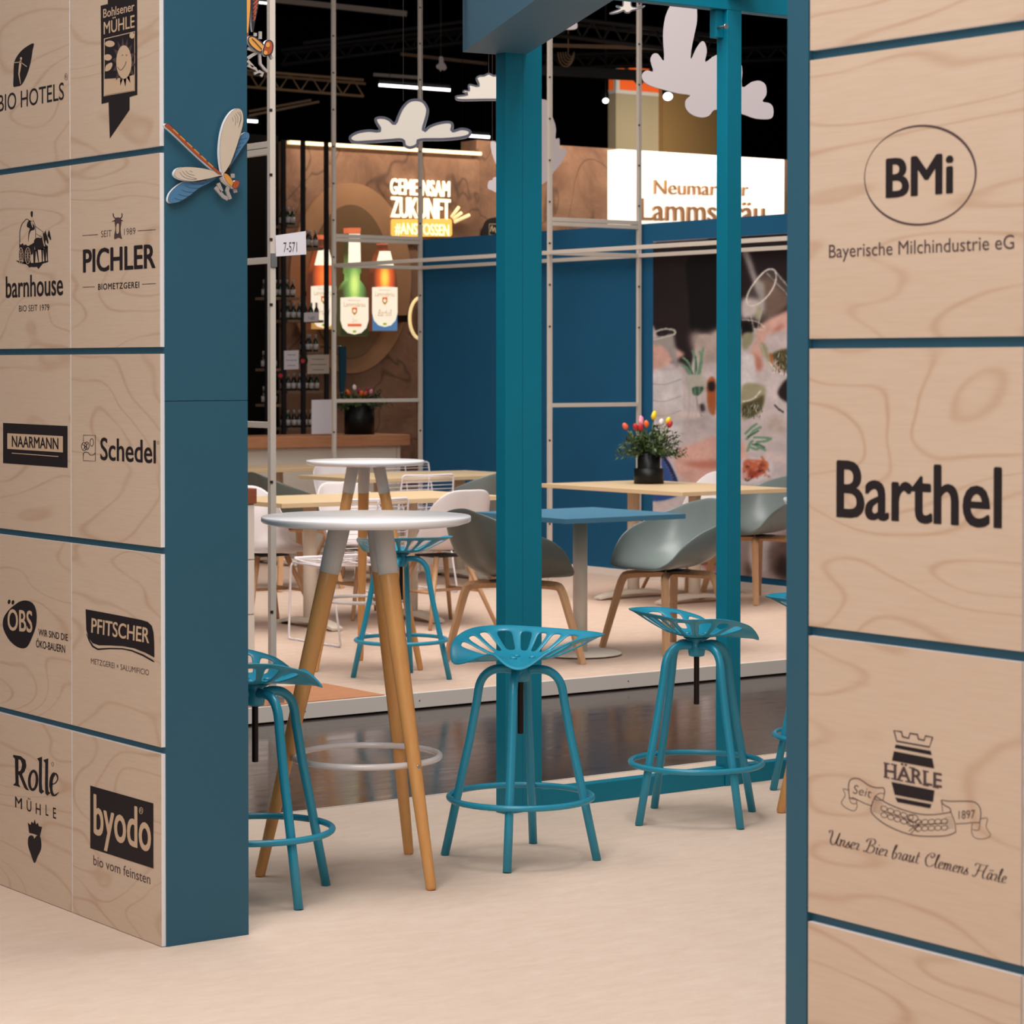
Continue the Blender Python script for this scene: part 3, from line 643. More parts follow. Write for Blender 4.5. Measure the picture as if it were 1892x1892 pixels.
t = lattice('cream metal lattice upright with side rails at the edge of the far platform', [(5.82, 9.80), (5.82, 11.0)],
        [((5.82, 9.80, z), (5.82, 11.0, z)) for z in (1.255, 1.99, 2.475, 2.506, 3.9)], 4.4)
o = MB().box((5.862, 9.83, 0.0), (5.90, 9.87, 0.03)).tube([(5.88, 9.85, 0.03), (5.88, 9.85, 0.05)], 0.006, 8).build('foot_clamp', M_steel, t, world=True)
t = thing('overhead_rail', 'long cream rails linking the lattice bays overhead', 'rail', (10.60, 14.12, 2.3))
for x in (10.60, 11.415):
    for y0, y1 in ((14.135, 16.885), (9.9, 14.105)):
        MB().rbox((x - 0.013, y0, 2.289), (x + 0.013, y1, 2.317), 0.0015).build('rail', M_pole, t, world=True)
MB().rbox((10.615, 9.9, 2.289), (11.40, 9.926, 2.317), 0.0015).build('rail', M_pole, t, world=True)
# number card clipped to the platform upright
s_ = onY(9.775)
cf = MB().solid(s_, [(509, 435), (565, 427), (566, 470), (510, 474)], (0, 0.0015, 0), 0)
cd = cf.build('number_card', M_paper); tag(cd, 'white paper card numbered 7-571 clipped to the cream upright', 'sign')
m = MB(); text(m, onY(9.7738), '7-571', 524, 549, 466, 448, 0, bold=0.0, yr=465); m.build('lettering', M_print, cd)
cl = MB().box((5.806, 9.7785, 1.96), (5.836, 9.785, 2.02)).build('clip', M_steel, cd)
# ================================================================== tractor-seat bar stools
def cyc(vals, phi):
    """closed smooth interpolation of (degree, value) pairs, symmetric about 0"""
    full = vals + [(360 - a, v) for a, v in reversed(vals) if 0 < a < 180]; full.sort(); n = len(full); phi %= 360
    for i in range(n):
        a0, v0 = full[i]; a1, v1 = full[(i + 1) % n]
        if a1 <= a0: a1 += 360
        if a0 <= phi < a1 or a0 <= phi + 360 < a1:
            t = ((phi if phi >= a0 else phi + 360) - a0) / (a1 - a0)
            vm = full[i - 1][1]; vp = full[(i + 2) % n][1]
            return 0.5 * (2 * v0 + (v1 - vm) * t + (2 * vm - 5 * v0 + 4 * v1 - vp) * t * t + (3 * v0 - vm - 3 * v1 + vp) * t ** 3)
    return full[0][1]
def stool_seat(parent):
    RR = [(0, 0.150), (38, 0.214), (62, 0.218), (92, 0.222), (124, 0.262), (152, 0.200), (180, 0.178)]
    ZZ = [(0, 0.034), (37, -0.006), (60, 0.048), (92, 0.080), (124, 0.084), (152, 0.086), (180, 0.086)]
    cols = []                                   # (phi, slot?)
    a0, a1, ns = 56.0, 304.0, 12
    step = (a1 - a0) / ns; rib = 0.42
    for i in range(ns):
        s = a0 + i * step + step * rib / 2
        cols += [(s, True), (s + step * (1 - rib) * 0.5, True), (s + step * (1 - rib), False)]
    p = cols[-1][0]; end = cols[0][0] + 360
    nf = 16
    for k in range(1, nf): cols.append((p + (end - p) * k / nf, False))
    S = [0.12, 0.28, 0.40, 0.47, 0.60, 0.74, 0.86, 0.93, 1.0]
    DZ = 0.616; vs = [(0, 0, DZ)]; fs = []; n = len(cols)
    for s in S:
        for (ph, _) in cols:
            Rm = cyc(RR, ph); zr = cyc(ZZ, ph); a = R_(ph)
            z = DZ + zr * max(0, (s - 0.28) / 0.72) ** 1.35 + (0.006 if s == 1 else 0) * -1
            vs.append((Rm * s * math.cos(a), Rm * s * math.sin(a), z))
    for k in range(n): fs.append((0, 1 + k, 1 + (k + 1) % n))
    for i in range(len(S) - 1):
        for k in range(n):
            if cols[k][1] and 3 <= i <= 5: continue
            if 33 > 0 and False: continue
            k2 = (k + 1) % n; fs.append((1 + i * n + k, 1 + (i + 1) * n + k, 1 + (i + 1) * n + k2, 1 + i * n + k2))
    m = MB(); m.add(vs, fs, 0, True); o = m.build('seat', M_stool, parent)
    so = o.modifiers.new('thick', 'SOLIDIFY'); so.thickness = 0.006; so.offset = 0
    su = o.modifiers.new('round', 'SUBSURF'); su.levels = 2; su.render_levels = 2
    # three raised bolt caps in the dish
    m = MB()
    for x, y in ((0.035, 0.0), (-0.02, 0.03), (-0.02, -0.03)): m.lathe([(0.011, 0.617), (0.011, 0.623), (0.006, 0.626), (0, 0.626)], 12, (x, y))
    m.build('bolt_caps', M_stool, o)['kind'] = 'stuff'
    return o
def make_stool(label, loc, rz, legs_az):
    t = thing('bar_stool', label, 'stool', loc, rz, 'turquoise tractor seat stools')
    stool_seat(t)
    for k in range(4):
        a = R_(legs_az + 90 * k) - rz; c, s = math.cos(a), math.sin(a)
        prof = [(0.022, 0.583), (0.06, 0.585), (0.090, 0.579), (0.115, 0.560), (0.129, 0.532), (0.136, 0.49), (0.158, 0.37), (0.2, 0.18), (0.2385, 0.001)]
        prof = smoothpts(prof[:6], 3, False) + prof[6:]
        MB().tube([(r * c, r * s, z) for r, z in prof], 0.0135, 12).build('leg', M_stool, t)
    MB().lathe([(0.019, 0.546), (0.026, 0.548), (0.029, 0.566), (0.028, 0.590), (0.024, 0.596), (0.045, 0.610), (0.0, 0.610)], 20).build('hub', M_stool, t)
    prof = [(0.006, 0.384)]
    z = 0.386
    while z < 0.547: prof += [(0.0100, z), (0.0086, z + 0.0016)]; z += 0.0032
    MB().lathe(prof, 12).build('threaded_spindle', M_screw, t)
    MB().tube([(0.221 * math.cos(a), 0.221 * math.sin(a), 0.19) for a in [2 * math.pi * i / 56 for i in range(56)]], 0.0095, 10, True).build('foot_ring', M_stool, t)
    return t
st = make_stool('turquoise tractor seat stool in front of the double teal post', (4.636, 6.313, 0), R_(196), 44)
def stool(loc, az, legs, label):
    c = dup(st, loc, R_(az), label)
    for ch in c.children:                        # legs keep their own direction under the turning seat
        if ch.name.split('.')[0] in ('leg',): ch.rotation_euler.z = R_(legs - 44) - (R_(az) - R_(196))
    return c
stool((5.517, 6.515, 0), 346, 87, 'turquoise tractor seat stool before the single teal post')
stool((3.69, 6.31, 0), 342, 0, 'turquoise tractor seat stool half hidden by the blue wall end, beside the round bar table')
stool((6.83, 10.28, 0), 72, 45, 'turquoise tractor seat stool across the aisle, by the farther round bar table')
stool((6.33, 6.70, 0), 272, 158, 'turquoise tractor seat stool partly hidden behind the edge of the right-hand wall')

# ================================================================== round bar tables
def bar_table(label, loc, rz):
    t = thing('bar_table', label, 'table', loc, rz, 'round white bar tables on three wooden legs')
    MB().lathe([(0.0, 1.046), (0.285, 1.046), (0.309, 1.053), (0.3135, 1.057), (0.3135, 1.069), (0.311, 1.0715), (0.0, 1.0715)], 72).build('table_top', M_white, t)
    for k in range(3):
        a = R_(120 * k); c, s = math.cos(a), math.sin(a)
        P = lambda u: (c * (0.32 + (0.078 - 0.32) * u), s * (0.32 + (0.078 - 0.32) * u), 1.047 * u)
        us = [0.0, 0.008, 0.2, 0.4, 0.6, 0.8, 1.0]
        leg = MB().tube([P(u) for u in us], [0.0125, 0.0155, 0.0185, 0.0215, 0.0255, 0.0285, 0.031], 20).build('leg', M_leg, t)
        us2 = [0.862, 0.9, 1.0]
        MB().tube([P(u) for u in us2], [0.0305, 0.0312, 0.0325], 20).build('sleeve', M_sleeve, leg)
        q = Vector(P(0.336)); n_ = Vector((c, s, 0))
        MB().tube([q + n_ * 0.012, q + n_ * 0.0225], 0.006, 12).build('bolt', M_steel, leg)
    MB().tube([(0.219 * math.cos(a), 0.219 * math.sin(a), 0.352) for a in [2 * math.pi * i / 64 for i in range(64)]], 0.0095, 12, True).build('foot_ring', M_ring, t)
    return t
bt = bar_table('white round bar table by the end of the blue wall, in front of the aisle', (4.123, 6.393, 0), R_(33))
b2 = dup(bt, (6.94, 10.77, 0), R_(62), 'white round bar table across the aisle with coloured reflections on its top')
b2.scale = (0.95, 0.95, 0.975)
dup(bt, (6.06, 6.22, 0), R_(139), 'white round bar table mostly hidden behind the edge of the right-hand wall')

# ================================================================== café tables on the far platform
def cafe_table(label, name, lo, hi, mtop, columns, base='arch', th=0.026, ztop=0.748, group='rectangular pale oak tables'):
    cx, cy = (lo[0] + hi[0]) / 2, (lo[1] + hi[1]) / 2
    t = thing(name, label, 'table', (cx, cy, 0), 0, group)
    MB().rbox((lo[0] - cx, lo[1] - cy, ztop - th), (hi[0] - cx, hi[1] - cy, ztop), 0.0015).build('table_top', mtop, t)
    along_x = (hi[0] - lo[0]) > (hi[1] - lo[1])
    for (x, y) in columns:
        x -= cx; y -= cy
        if base == 'disc':
            MB().lathe([(0.038, 0.018), (0.038, ztop - th - 0.001)], 28, (x, y)).build('column', M_cream, t)
            b = MB().lathe([(0.200, 0.008), (0.218, 0.008), (0.220, 0.012), (0.214, 0.016), (0.05, 0.021), (0.0, 0.021)], 48, (x, y)).build('base_disc', M_cream, t)
            m = MB()
            for k in range(5): m.lathe([(0.012, 0.0), (0.012, 0.009)], 10, (x + 0.17 * math.cos(k * 1.257), y + 0.17 * math.sin(k * 1.257)))
            m.build('glides', M_clip, b)['kind'] = 'stuff'
        else:
            MB().lathe([(0.040, 0.03), (0.040, ztop - th - 0.001)], 24, (x, y)).build('column', M_cream, t)
            # arched two-ended foot across the table
            ux, uy = (0, 1) if along_x else (1, 0)
            pts = []; fl = []
            for i in range(13):
                u = -1 + 2 * i / 12; k = 1 - abs(u) ** 2.2
                pts.append((x + ux * 0.30 * u, y + uy * 0.30 * u, 0.012 + 0.034 * k)); fl.append((0.036 + 0.014 * k, 0.007 + 0.005 * k))
            f_ = MB().tube(pts, 1.0, flat=fl).build('foot', M_cream, t)
            m = MB()
            for s_ in (-1, 1): m.box((x + ux * 0.27 * s_ - 0.02, y + uy * 0.27 * s_ - 0.02, 0.0), (x + ux * 0.27 * s_ + 0.02, y + uy * 0.27 * s_ + 0.02, 0.006))
            m.build('glides', M_clip, f_)['kind'] = 'stuff'
    return t
cafe_table('square blue table on a round cream foot with grey armchairs at both sides', 'square_table', (7.76, 10.18), (8.545, 10.965), M_bluetop, [(8.154, 10.574)], 'disc', group='square blue table')
cafe_table('oak table in front of the blue wall carrying the black flower vase', 'rectangular_table', (9.98, 11.92), (10.87, 13.36), M_top, [(10.55, 12.48), (10.45, 12.98)])
cafe_table('oak table nearest the aisle, long side beside the white wire chair', 'rectangular_table', (7.34, 12.25), (8.86, 13.03), M_top, [(7.75, 12.62), (8.47, 12.64)])
cafe_table('oak table in the second row, behind the wire chair with the slatted back', 'rectangular_table', (9.36, 14.55), (10.80, 15.40), M_top, [(9.75, 14.95), (10.45, 14.97)])
cafe_table('oak table farthest back, just in front of the service counter', 'rectangular_table', (8.9, 16.42), (10.42, 17.05), M_top, [(9.4, 16.75), (10.0, 16.75)])

# ================================================================== shell chairs
def shell(parent, mat_, RR, HH, z0, lean=0.05, pw=2.4, fr=1.9):
    N, S = 48, [0.0, 0.25, 0.5, 0.7, 0.82, 0.9, 0.95, 0.98, 1.0]
    vs = []; fs = []
    T = [0.18, 0.36, 0.52, 0.64, 0.74, 0.83, 0.91, 0.97, 1.0]
    vs.append((0, 0, z0))
    for t in T:
        for k in range(N):
            ph = 360 * k / N; R = cyc(RR, ph); H = cyc(HH, ph); a = R_(ph)
            r = R * (1 - (1 - t) ** fr); z = z0 + H * t ** pw + (0.012 * t * t if H < 0.06 else 0)
            back = max(0, -math.cos(a)); x = r * math.cos(a) - lean * back * max(0, H) / 0.35 * t ** pw
            vs.append((x, r * math.sin(a), z))
    for k in range(N): fs.append((0, 1 + k, 1 + (k + 1) % N))
    for i in range(len(T) - 1):
        for k in range(N):
            k2 = (k + 1) % N; fs.append((1 + i * N + k, 1 + (i + 1) * N + k, 1 + (i + 1) * N + k2, 1 + i * N + k2))
    m = MB(); m.add(vs, fs, 0, True); o = m.build('shell', mat_, parent)
    so = o.modifiers.new('thick', 'SOLIDIFY'); so.thickness = 0.008; so.offset = 0
    su = o.modifiers.new('round', 'SUBSURF'); su.levels = 1; su.render_levels = 1
    return o
def armchair(label, loc, rz, mat_, group='grey armchairs with bent oak legs'):
    t = thing('armchair', label, 'chair', loc, rz, group)
    shell(t, mat_, [(0, 0.235), (42, 0.318), (65, 0.305), (90, 0.298), (135, 0.322), (180, 0.255)],
          [(0, -0.010), (38, 0.0), (50, 0.045), (62, 0.13), (80, 0.195), (110, 0.255), (145, 0.335), (180, 0.365)], 0.438, 0.045, 2.3, 1.9)
    for k, (fx, fy) in enumerate(((0.25, 0.27), (0.25, -0.27), (-0.235, 0.255), (-0.235, -0.255))):
        kx, ky = fx * 0.72, fy * 0.66
        pts = [(fx, fy, 0.001), (kx * 1.06, ky * 1.08, 0.33), (kx * 1.0, ky * 1.0, 0.375), (kx * 0.9, ky * 0.88, 0.397), (kx * 0.4, ky * 0.35, 0.406), (0.0, 0.0, 0.408)]
        pts = [pts[0]] + smoothpts(pts[1:], 3, False)
        n = len(pts); fl = [(0.010, 0.016)] + [(0.0115, 0.019)] * (n - 1)
        MB().tube(pts, 1.0, flat=fl).build('leg', M_oak, t)
    MB().lathe([(0.10, 0.418), (0.12, 0.424), (0.0, 0.430)], 20).build('seat_plate', M_clip, t)
    return t
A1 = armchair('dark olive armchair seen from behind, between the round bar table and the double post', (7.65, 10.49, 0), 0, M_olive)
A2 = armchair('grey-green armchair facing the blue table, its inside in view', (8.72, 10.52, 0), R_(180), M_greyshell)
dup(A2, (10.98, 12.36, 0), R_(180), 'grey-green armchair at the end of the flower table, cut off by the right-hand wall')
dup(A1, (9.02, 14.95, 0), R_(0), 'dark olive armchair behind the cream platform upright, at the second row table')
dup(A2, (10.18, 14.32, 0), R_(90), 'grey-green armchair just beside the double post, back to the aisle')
def side_chair(label, loc, rz, group='white plastic shell chairs on wooden legs'):
    t = thing('side_chair', label, 'chair', loc, rz, group)
    shell(t, M_whiteshell, [(0, 0.245), (42, 0.300), (90, 0.225), (135, 0.265), (180, 0.215)],
          [(0, -0.015), (42, -0.006), (85, 0.012), (106, 0.06), (124, 0.24), (146, 0.352), (180, 0.365)], 0.44, 0.07, 2.8, 2.2)
    for fx in (0.24, -0.23):
        for fy in (0.235, -0.235):
            MB().tube([(fx, fy, 0.001), (fx * 0.42, fy * 0.42, 0.405)], [0.011, 0.0165], 12).build('leg', M_oak, t)
    for y in (0.17, -0.17):
        MB().tube([(0.170, y * 0.98, 0.205), (-0.165, y * 0.98, 0.205)], 0.009, 10).build('stretcher', M_oak, t)
    MB().tube([(0.0, 0.166, 0.205), (0.0, -0.166, 0.205)], 0.009, 10).build('stretcher', M_oak, t)
    MB().box((-0.11, -0.11, 0.405), (0.11, 0.11, 0.416)).build('seat_plate', M_clip, t)
    return t
W1 = side_chair('white shell chair seen from behind, beside the dark olive armchair', (8.44, 12.28, 0), R_(90))
dup(W1, (7.62, 12.93, 0), R_(-90), 'white shell chair seen through the cream upright beside the blue wall end')
dup(W1, (8.38, 13.02, 0), R_(-90), 'white shell chair behind the legs of the farther round bar table')
dup(W1, (9.95, 15.62, 0), R_(-90), 'white shell chair at the far side of the second row oak table')
dup(W1, (11.0, 13.05, 0), R_(180), 'white shell chair showing its back rim beyond the flower table')

# ================================================================== white wire chairs on sled frames
def wire_chair(label, loc, rz, group='white wire chairs on sled legs'):
    t = thing('wire_chair', label, 'chair', loc, rz, group)      # faces +x locally
    r = 0.0055
    def frame_side(y):
        pts = [(0.23, y * 0.98, 0.43), (0.245, y, 0.41), (0.27, y, 0.02), (0.262, y, 0.008), (0.24, y, 0.006), (-0.24, y, 0.006), (-0.262, y, 0.008), (-0.268, y, 0.02), (-0.17, y * 0.98, 0.41), (-0.15, y * 0.97, 0.425), (0.23, y * 0.98, 0.43)]
        return pts
    for y in (0.235, -0.235):
        o = MB().tube(frame_side(y), 0.0062, 8).build('sled_frame', M_wire, t)
        m = MB()
        for x in (0.19, -0.19): m.box((x - 0.022, y - 0.011, 0.0005), (x + 0.022, y + 0.011, 0.012))
        m.build('glides', M_wire, o)['kind'] = 'stuff'
    prof = [(0.235, 0.455), (0.22, 0.448), (0.1, 0.436), (-0.1, 0.432), (-0.18, 0.445), (-0.215, 0.49), (-0.235, 0.58), (-0.255, 0.7), (-0.268, 0.785)]
    P = smoothpts(prof, 4, False)
    rim = [(x, 0.215 if z < 0.6 else 0.215 - (z - 0.6) * 0.06, z) for x, z in P]
    top = [(-0.269, 0.19, 0.795), (-0.272, 0.0, 0.792), (-0.269, -0.19, 0.795)]
    MB().tube(rim + top + [(x, -y, z) for x, y, z in reversed(rim)], 0.0062, 8, True).build('rim', M_wire, t)
    m = MB(); b = MB()
    for i in range(0, len(P)):
        x, z = P[i]
        if z < 0.5 and i % 2 == 0: continue
        yy = 0.215 if z < 0.6 else 0.215 - (z - 0.6) * 0.06
        (b if z > 0.5 else m).tube([(x, yy, z), (x - (0.012 if z > 0.5 else 0), 0, z - (0 if z > 0.5 else 0.012)), (x, -yy, z)], 0.0030, 6)
    for y in (-0.07, 0.07): m.tube([(x, y, z - 0.008) for x, z in P if z < 0.5], 0.0035, 6)
    b.tube([(x - 0.012, 0.0, z) for x, z in P if z > 0.45], 0.0045, 6)
    m.build('seat_wires', M_wire, t)['kind'] = 'stuff'; b.build('back_wires', M_wire, t)['kind'] = 'stuff'
    return t
wc = wire_chair('white wire chair on sled legs behind the nearer round bar table', (7.545, 11.86, 0), R_(90))
dup(wc, (9.50, 14.24, 0), R_(90), 'white wire chair between the two rows of oak tables')
dup(wc, (10.60, 15.62, 0), R_(-90), 'white wire chair at the far side of the second row table, beside the blue wall')

# ================================================================== drawer cabinet, counter
t = thing('drawer_cabinet', 'white drawer cabinet with a brown wooden top, cut off by the blue wall end', 'cabinet', (6.2, 11.4, 0))
x0, x1, y0, y1 = 5.93, 6.47, 11.06, 11.62
MB().box((x0, y0 + 0.012, 0.004), (x1, y1, 0.828)).build('body', M_cream, t, world=True)
for z0_, z1_ in ((0.03, 0.27), (0.275, 0.545), (0.55, 0.822)):
    d_ = MB().rbox((x0 + 0.004, y0, z0_), (x1 - 0.004, y0 + 0.0115, z1_), 0.002).build('drawer', M_skirt, t, world=True)
    MB().tube([(6.12, y0 - 0.018, z1_ - 0.04), (6.28, y0 - 0.018, z1_ - 0.04)], 0.005, 8).build('handle', M_steel, d_, world=True)
MB().rbox((x0 - 0.01, y0 - 0.01, 0.829), (x1 + 0.005, y1, 0.905), 0.003).build('worktop', M_browntop, t, world=True)
t = thing('service_counter', 'long bar counter with beech worktop under the bottle lamps', 'counter', (10.5, 17.6, 0))
MB().rbox((7.5, 17.5, 0.862), (11.72, 18.1, 0.952), 0.006).build('worktop', M_counter, t, world=True)
for i, (xa, xb, mm) in enumerate(((7.55, 8.55, M_skirt), (8.555, 9.55, M_skirt), (9.555, 9.72, M_skirt), (9.725, 11.62, M_cream))):
    MB().rbox((xa, 17.56, 0.004), (xb, 17.60, 0.861), 0.002).build('front_panel', mm, t, world=True)
MB().box((11.625, 17.56, 0.004), (11.66, 18.08, 0.861)).build('side_panel', M_cream, t, world=True)
# ================================================================== blue felt wall with the photo mural
bw = struct('wall_blue', MB().box((11.45, 9.0, 0.0), (11.60, 16.93, 2.53)), M_bluewall)
for z0_, z1_ in ((0.0, 0.055),): struct('baseboard_blue', MB().box((11.43, 9.0, 0.001), (11.4495, 16.93, 0.05)), M_skirt)
import numpy as np
mural = thing('photo_mural', 'large photo mural of glasses, hands and bowls of food on the blue wall', 'mural', (11.448, 12.6, 0.09))
pal = dict(dark=(34, 25, 27), black=(14, 11, 13), linen=(192, 178, 178), white=(208, 200, 201), grey=(146, 138, 136), skin=(204, 160, 148), skin2=(176, 112, 96), wine=(150, 144, 116),
           wine2=(82, 76, 50), green=(104, 140, 112), green2=(56, 88, 68), amber=(164, 88, 46), orange=(190, 100, 70), red=(146, 60, 44), denim=(52, 82, 142), denim2=(26, 38, 78), glass=(178, 172, 162), rope=(222, 212, 204), brown=(84, 58, 48), taupe=(172, 154, 146), warm=(214, 186, 178))
# the mural print is worked out dot by dot on a fine sheet: u along the wall, v up
GY, GZ = np.linspace(13.999, 12.30, 250), np.linspace(0.094, 2.399, 500)
YY, ZZg = np.meshgrid(GY, GZ); XXg = np.full_like(YY, 11.4465)
_f0 = XXg * _vx + YY * _vy; _a = XXg * _rx + YY * _ry; _z = ZZg - EYE
_f = _f0 * math.cos(TILT) - _z * math.sin(TILT); _u = _z * math.cos(TILT) + _f0 * math.sin(TILT)
PXg, PYg = PPX + FPX * _a / _f, PPY - FPX * _u / _f
IMG = np.zeros(YY.shape + (3,)) + np.array(pal['linen']) / 255.0
def soften(a, r):
    if r <= 0: return a
    n = int(r * 2.5) + 1; k = np.exp(-0.5 * (np.arange(-n, n + 1) / r) ** 2); k /= k.sum()
    a = np.apply_along_axis(lambda c: np.convolve(np.pad(c, n, 'edge'), k, 'valid'), 0, a)
    return np.apply_along_axis(lambda c: np.convolve(np.pad(c, n, 'edge'), k, 'valid'), 1, a)
def inside(poly):
    xs = [p[0] for p in poly]; ys = [p[1] for p in poly]; m = np.zeros(PXg.shape, bool)
    sel = (PXg >= min(xs)) & (PXg <= max(xs)) & (PYg >= min(ys)) & (PYg <= max(ys)); x = PXg[sel]; y = PYg[sel]; c = np.zeros(x.shape, bool); n = len(poly)
    for i in range(n):
        x0, y0 = poly[i]; x1, y1 = poly[(i + 1) % n]
        if y0 == y1: continue
        c ^= ((y0 > y) != (y1 > y)) & (x < (x1 - x0) * (y - y0) / (y1 - y0) + x0)
    m[sel] = c; return m.astype(float)
BL = dict(skin=2.2, skin2=3.0, linen=3.0, white=2.2, taupe=5.0, grey=2.4, dark=1.6, black=1.4, brown=4.0, wine=1.6, wine2=1.6, warm=5.0, green=1.0, green2=0.8, orange=1.2, red=1.4, amber=1.2)
def lay(col, mask, blur, op):
    global IMG
    a = (soften(mask, blur) * op)[..., None]; IMG = IMG * (1 - a) + a * np.array(pal[col]) / 255.0
def mu(col, pts, smooth=True, k=4, blur=None, op=1.0): lay(col, inside(smoothpts(pts, k) if smooth else pts), BL.get(col, 1.0) if blur is None else blur, op)
def ml(col, pts, w_, k=4, closed=False, blur=0.7, op=1.0):
    p = smoothpts(pts, k, closed); m = MB(); m.stroke(lambda x, y: (x, y, 0), p, w_, closed=closed); a = np.zeros(PXg.shape)
    for f_ in m.f: a = np.maximum(a, inside([m.v[i][:2] for i in f_]))
    lay(col, a, blur, op)
z6 = zoomed(1190, 450, 6.757); z7 = zoomed(1190, 700, 4.614)
mu('dark', [(1205.5, 448), (1420, 432), (1470, 428), (1470, 640), (1378, 600), (1350, 620), (1322, 618), (1290, 618), (1272, 700), (1250, 700), (1206, 600)], False)
mu('black', z6([(540, 200), (900, 130), (900, 1080), (760, 1110), (590, 1100), (560, 700)]))
mu('brown', z6([(1380, 480), (1560, 430), (1700, 560), (1830, 700), (1800, 800), (1600, 930), (1500, 920), (1480, 700)]))
mu('grey', z6([(1220, 110), (1300, 100), (1420, 440), (1500, 520), (1500, 900), (1440, 700), (1330, 400), (1260, 200)]))
# table cloth region
mu('linen', [(1206, 700), (1236, 668), (1262, 672), (1280, 700), (1300, 640), (1322, 612), (1375, 640), (1390, 700), (1470, 640), (1470, 1074), (1206, 1046)], False)
mu('taupe', z6([(590, 1110), (760, 1130), (900, 1090), (1000, 1080), (1000, 1500), (740, 1500), (620, 1350)]))
# carafe at left
mu('skin', z6([(105, 1250), (330, 1290), (470, 1350), (490, 1400), (300, 1500), (150, 1620), (105, 1650)]))
mu('grey', z6([(105, 1180), (340, 1130), (380, 1200), (430, 1560), (330, 1420), (250, 1290), (120, 1260)]))
ml('glass', z6([(110, 1120), (240, 1070), (370, 1080), (380, 1130), (240, 1170), (110, 1200)]), 3.5, closed=True)
ml('dark', z6([(165, 1130), (230, 1105), (290, 1115), (230, 1145)]), 3, closed=True)
mu('white', z6([(100, 1640), (260, 1590), (430, 1590), (480, 1700), (480, 2300), (400, 2500), (100, 2560)]))
for y in (1750, 1960, 2140): ml('grey', z6([(105, y), (260, y + 10), (470, y - 60)]), 1.2)
# rosemary glass
for a in ([(620, 1700), (560, 1500), (480, 1420)], [(640, 1680), (640, 1450), (600, 1330)], [(660, 1700), (700, 1500), (740, 1300)], [(600, 1700), (540, 1560), (470, 1520)], [(690, 1650), (720, 1450), (690, 1340)]): ml('green', z6(a), 4)
for a in ([(610, 1640), (575, 1560), (530, 1480)], [(655, 1600), (650, 1480), (645, 1400)]): ml('green2', z6(a), 2)
mu('glass', z6([(520, 1690), (560, 1640), (760, 1650), (770, 1760), (740, 1860), (560, 1870)])); mu('green2', z6([(600, 1800), (740, 1790), (700, 1880), (630, 1900)])); ml('grey', z6([(650, 1900), (670, 2040), (720, 2160)]), 2.4)
mu('linen', z6([(760, 1500), (1000, 1480), (1000, 1690), (760, 1690)]), False)
mu('amber', z6([(790, 1720), (890, 1700), (890, 2120), (800, 2060)])); mu('dark', z6([(800, 1740), (880, 1730), (880, 1830), (810, 1840)])); mu('dark', z6([(690, 2020), (740, 2000), (760, 2080), (710, 2100)]))
# forearm
mu('skin', z7([(260, 700), (300, 600), (450, 540), (640, 480), (850, 540), (880, 700), (850, 800), (620, 770), (560, 880), (330, 860)]))
mu('skin2', z7([(330, 720), (480, 700), (640, 690), (640, 760), (480, 760)]))
mu('denim', z7([(150, 655), (200, 690), (250, 780), (290, 880), (280, 1000), (60, 1040), (30, 900), (140, 880)]))
ml('denim2', z7([(165, 665), (225, 760), (270, 880)]), 6)
for i in range(9): ml('skin2', z7([(158 + i * 12, 690 + i * 22), (172 + i * 12, 684 + i * 22)]), 1.2)
# tilted glass and hands, right
mu('skin', z6([(1400, 1080), (1500, 980), (1650, 900), (1840, 840), (1840, 1080), (1650, 1130), (1520, 1200), (1480, 1420), (1440, 1580), (1390, 1540), (1330, 1380), (1380, 1200)]))
mu('skin2', z6([(1330, 1390), (1420, 1400), (1480, 1520), (1440, 1590), (1390, 1560)])); mu('skin2', z6([(1640, 1060), (1740, 1000), (1700, 1100), (1620, 1140)]))
mu('linen', z6([(1220, 700), (1400, 690), (1480, 740), (1430, 880), (1330, 920), (1220, 930)]))
mu('wine', z6([(1420, 780), (1480, 800), (1440, 960), (1390, 920)]))
ml('glass', z6([(1280, 700), (1330, 560), (1460, 390), (1560, 320), (1640, 350), (1640, 480), (1570, 620), (1460, 730), (1330, 780)]), 1.8, closed=True)
ml('glass', z6([(1640, 350), (1740, 470), (1840, 570)]), 2.0); ml('glass', z6([(1530, 370), (1700, 540), (1840, 690)]), 1.6); ml('glass', z6([(1285, 720), (1340, 930), (1400, 1200), (1450, 1350)]), 1.8)
ml('glass', z6([(1480, 800), (1430, 1000), (1400, 1180)]), 1.5); ml('rope', z6([(1220, 950), (1330, 960), (1440, 990), (1520, 1070)]), 1.6); ml('rope', z6([(1220, 1030), (1340, 1060), (1500, 1080)]), 1.6)
mu('glass', z6([(1280, 700), (1330, 560), (1460, 390), (1560, 320), (1640, 350), (1840, 570), (1840, 700), (1640, 900), (1480, 980), (1350, 960)]), op=0.28, blur=2)
ml('rope', z6([(1280, 700), (1330, 560), (1460, 390), (1560, 320), (1640, 350), (1640, 480), (1570, 620), (1460, 730), (1330, 780)]), 2.2, closed=True)
mu('black', z6([(1225, 990), (1320, 1000), (1360, 1100), (1230, 1190)])); mu('wine', z6([(1230, 1130), (1360, 1120), (1340, 1250), (1240, 1330)]))
mu('linen', z6([(1520, 1180), (1650, 1110), (1840, 1080), (1840, 1300), (1640, 1360), (1540, 1330)]))
mu('wine2', z6([(1600, 1370), (1840, 1320), (1840, 1600), (1700, 1560), (1620, 1470)])); mu('amber', z6([(1560, 1370), (1600, 1390), (1610, 1520), (1570, 1470)])); mu('wine', z6([(1450, 1240), (1530, 1280), (1580, 1480), (1640, 1580), (1560, 1500), (1480, 1370)]))
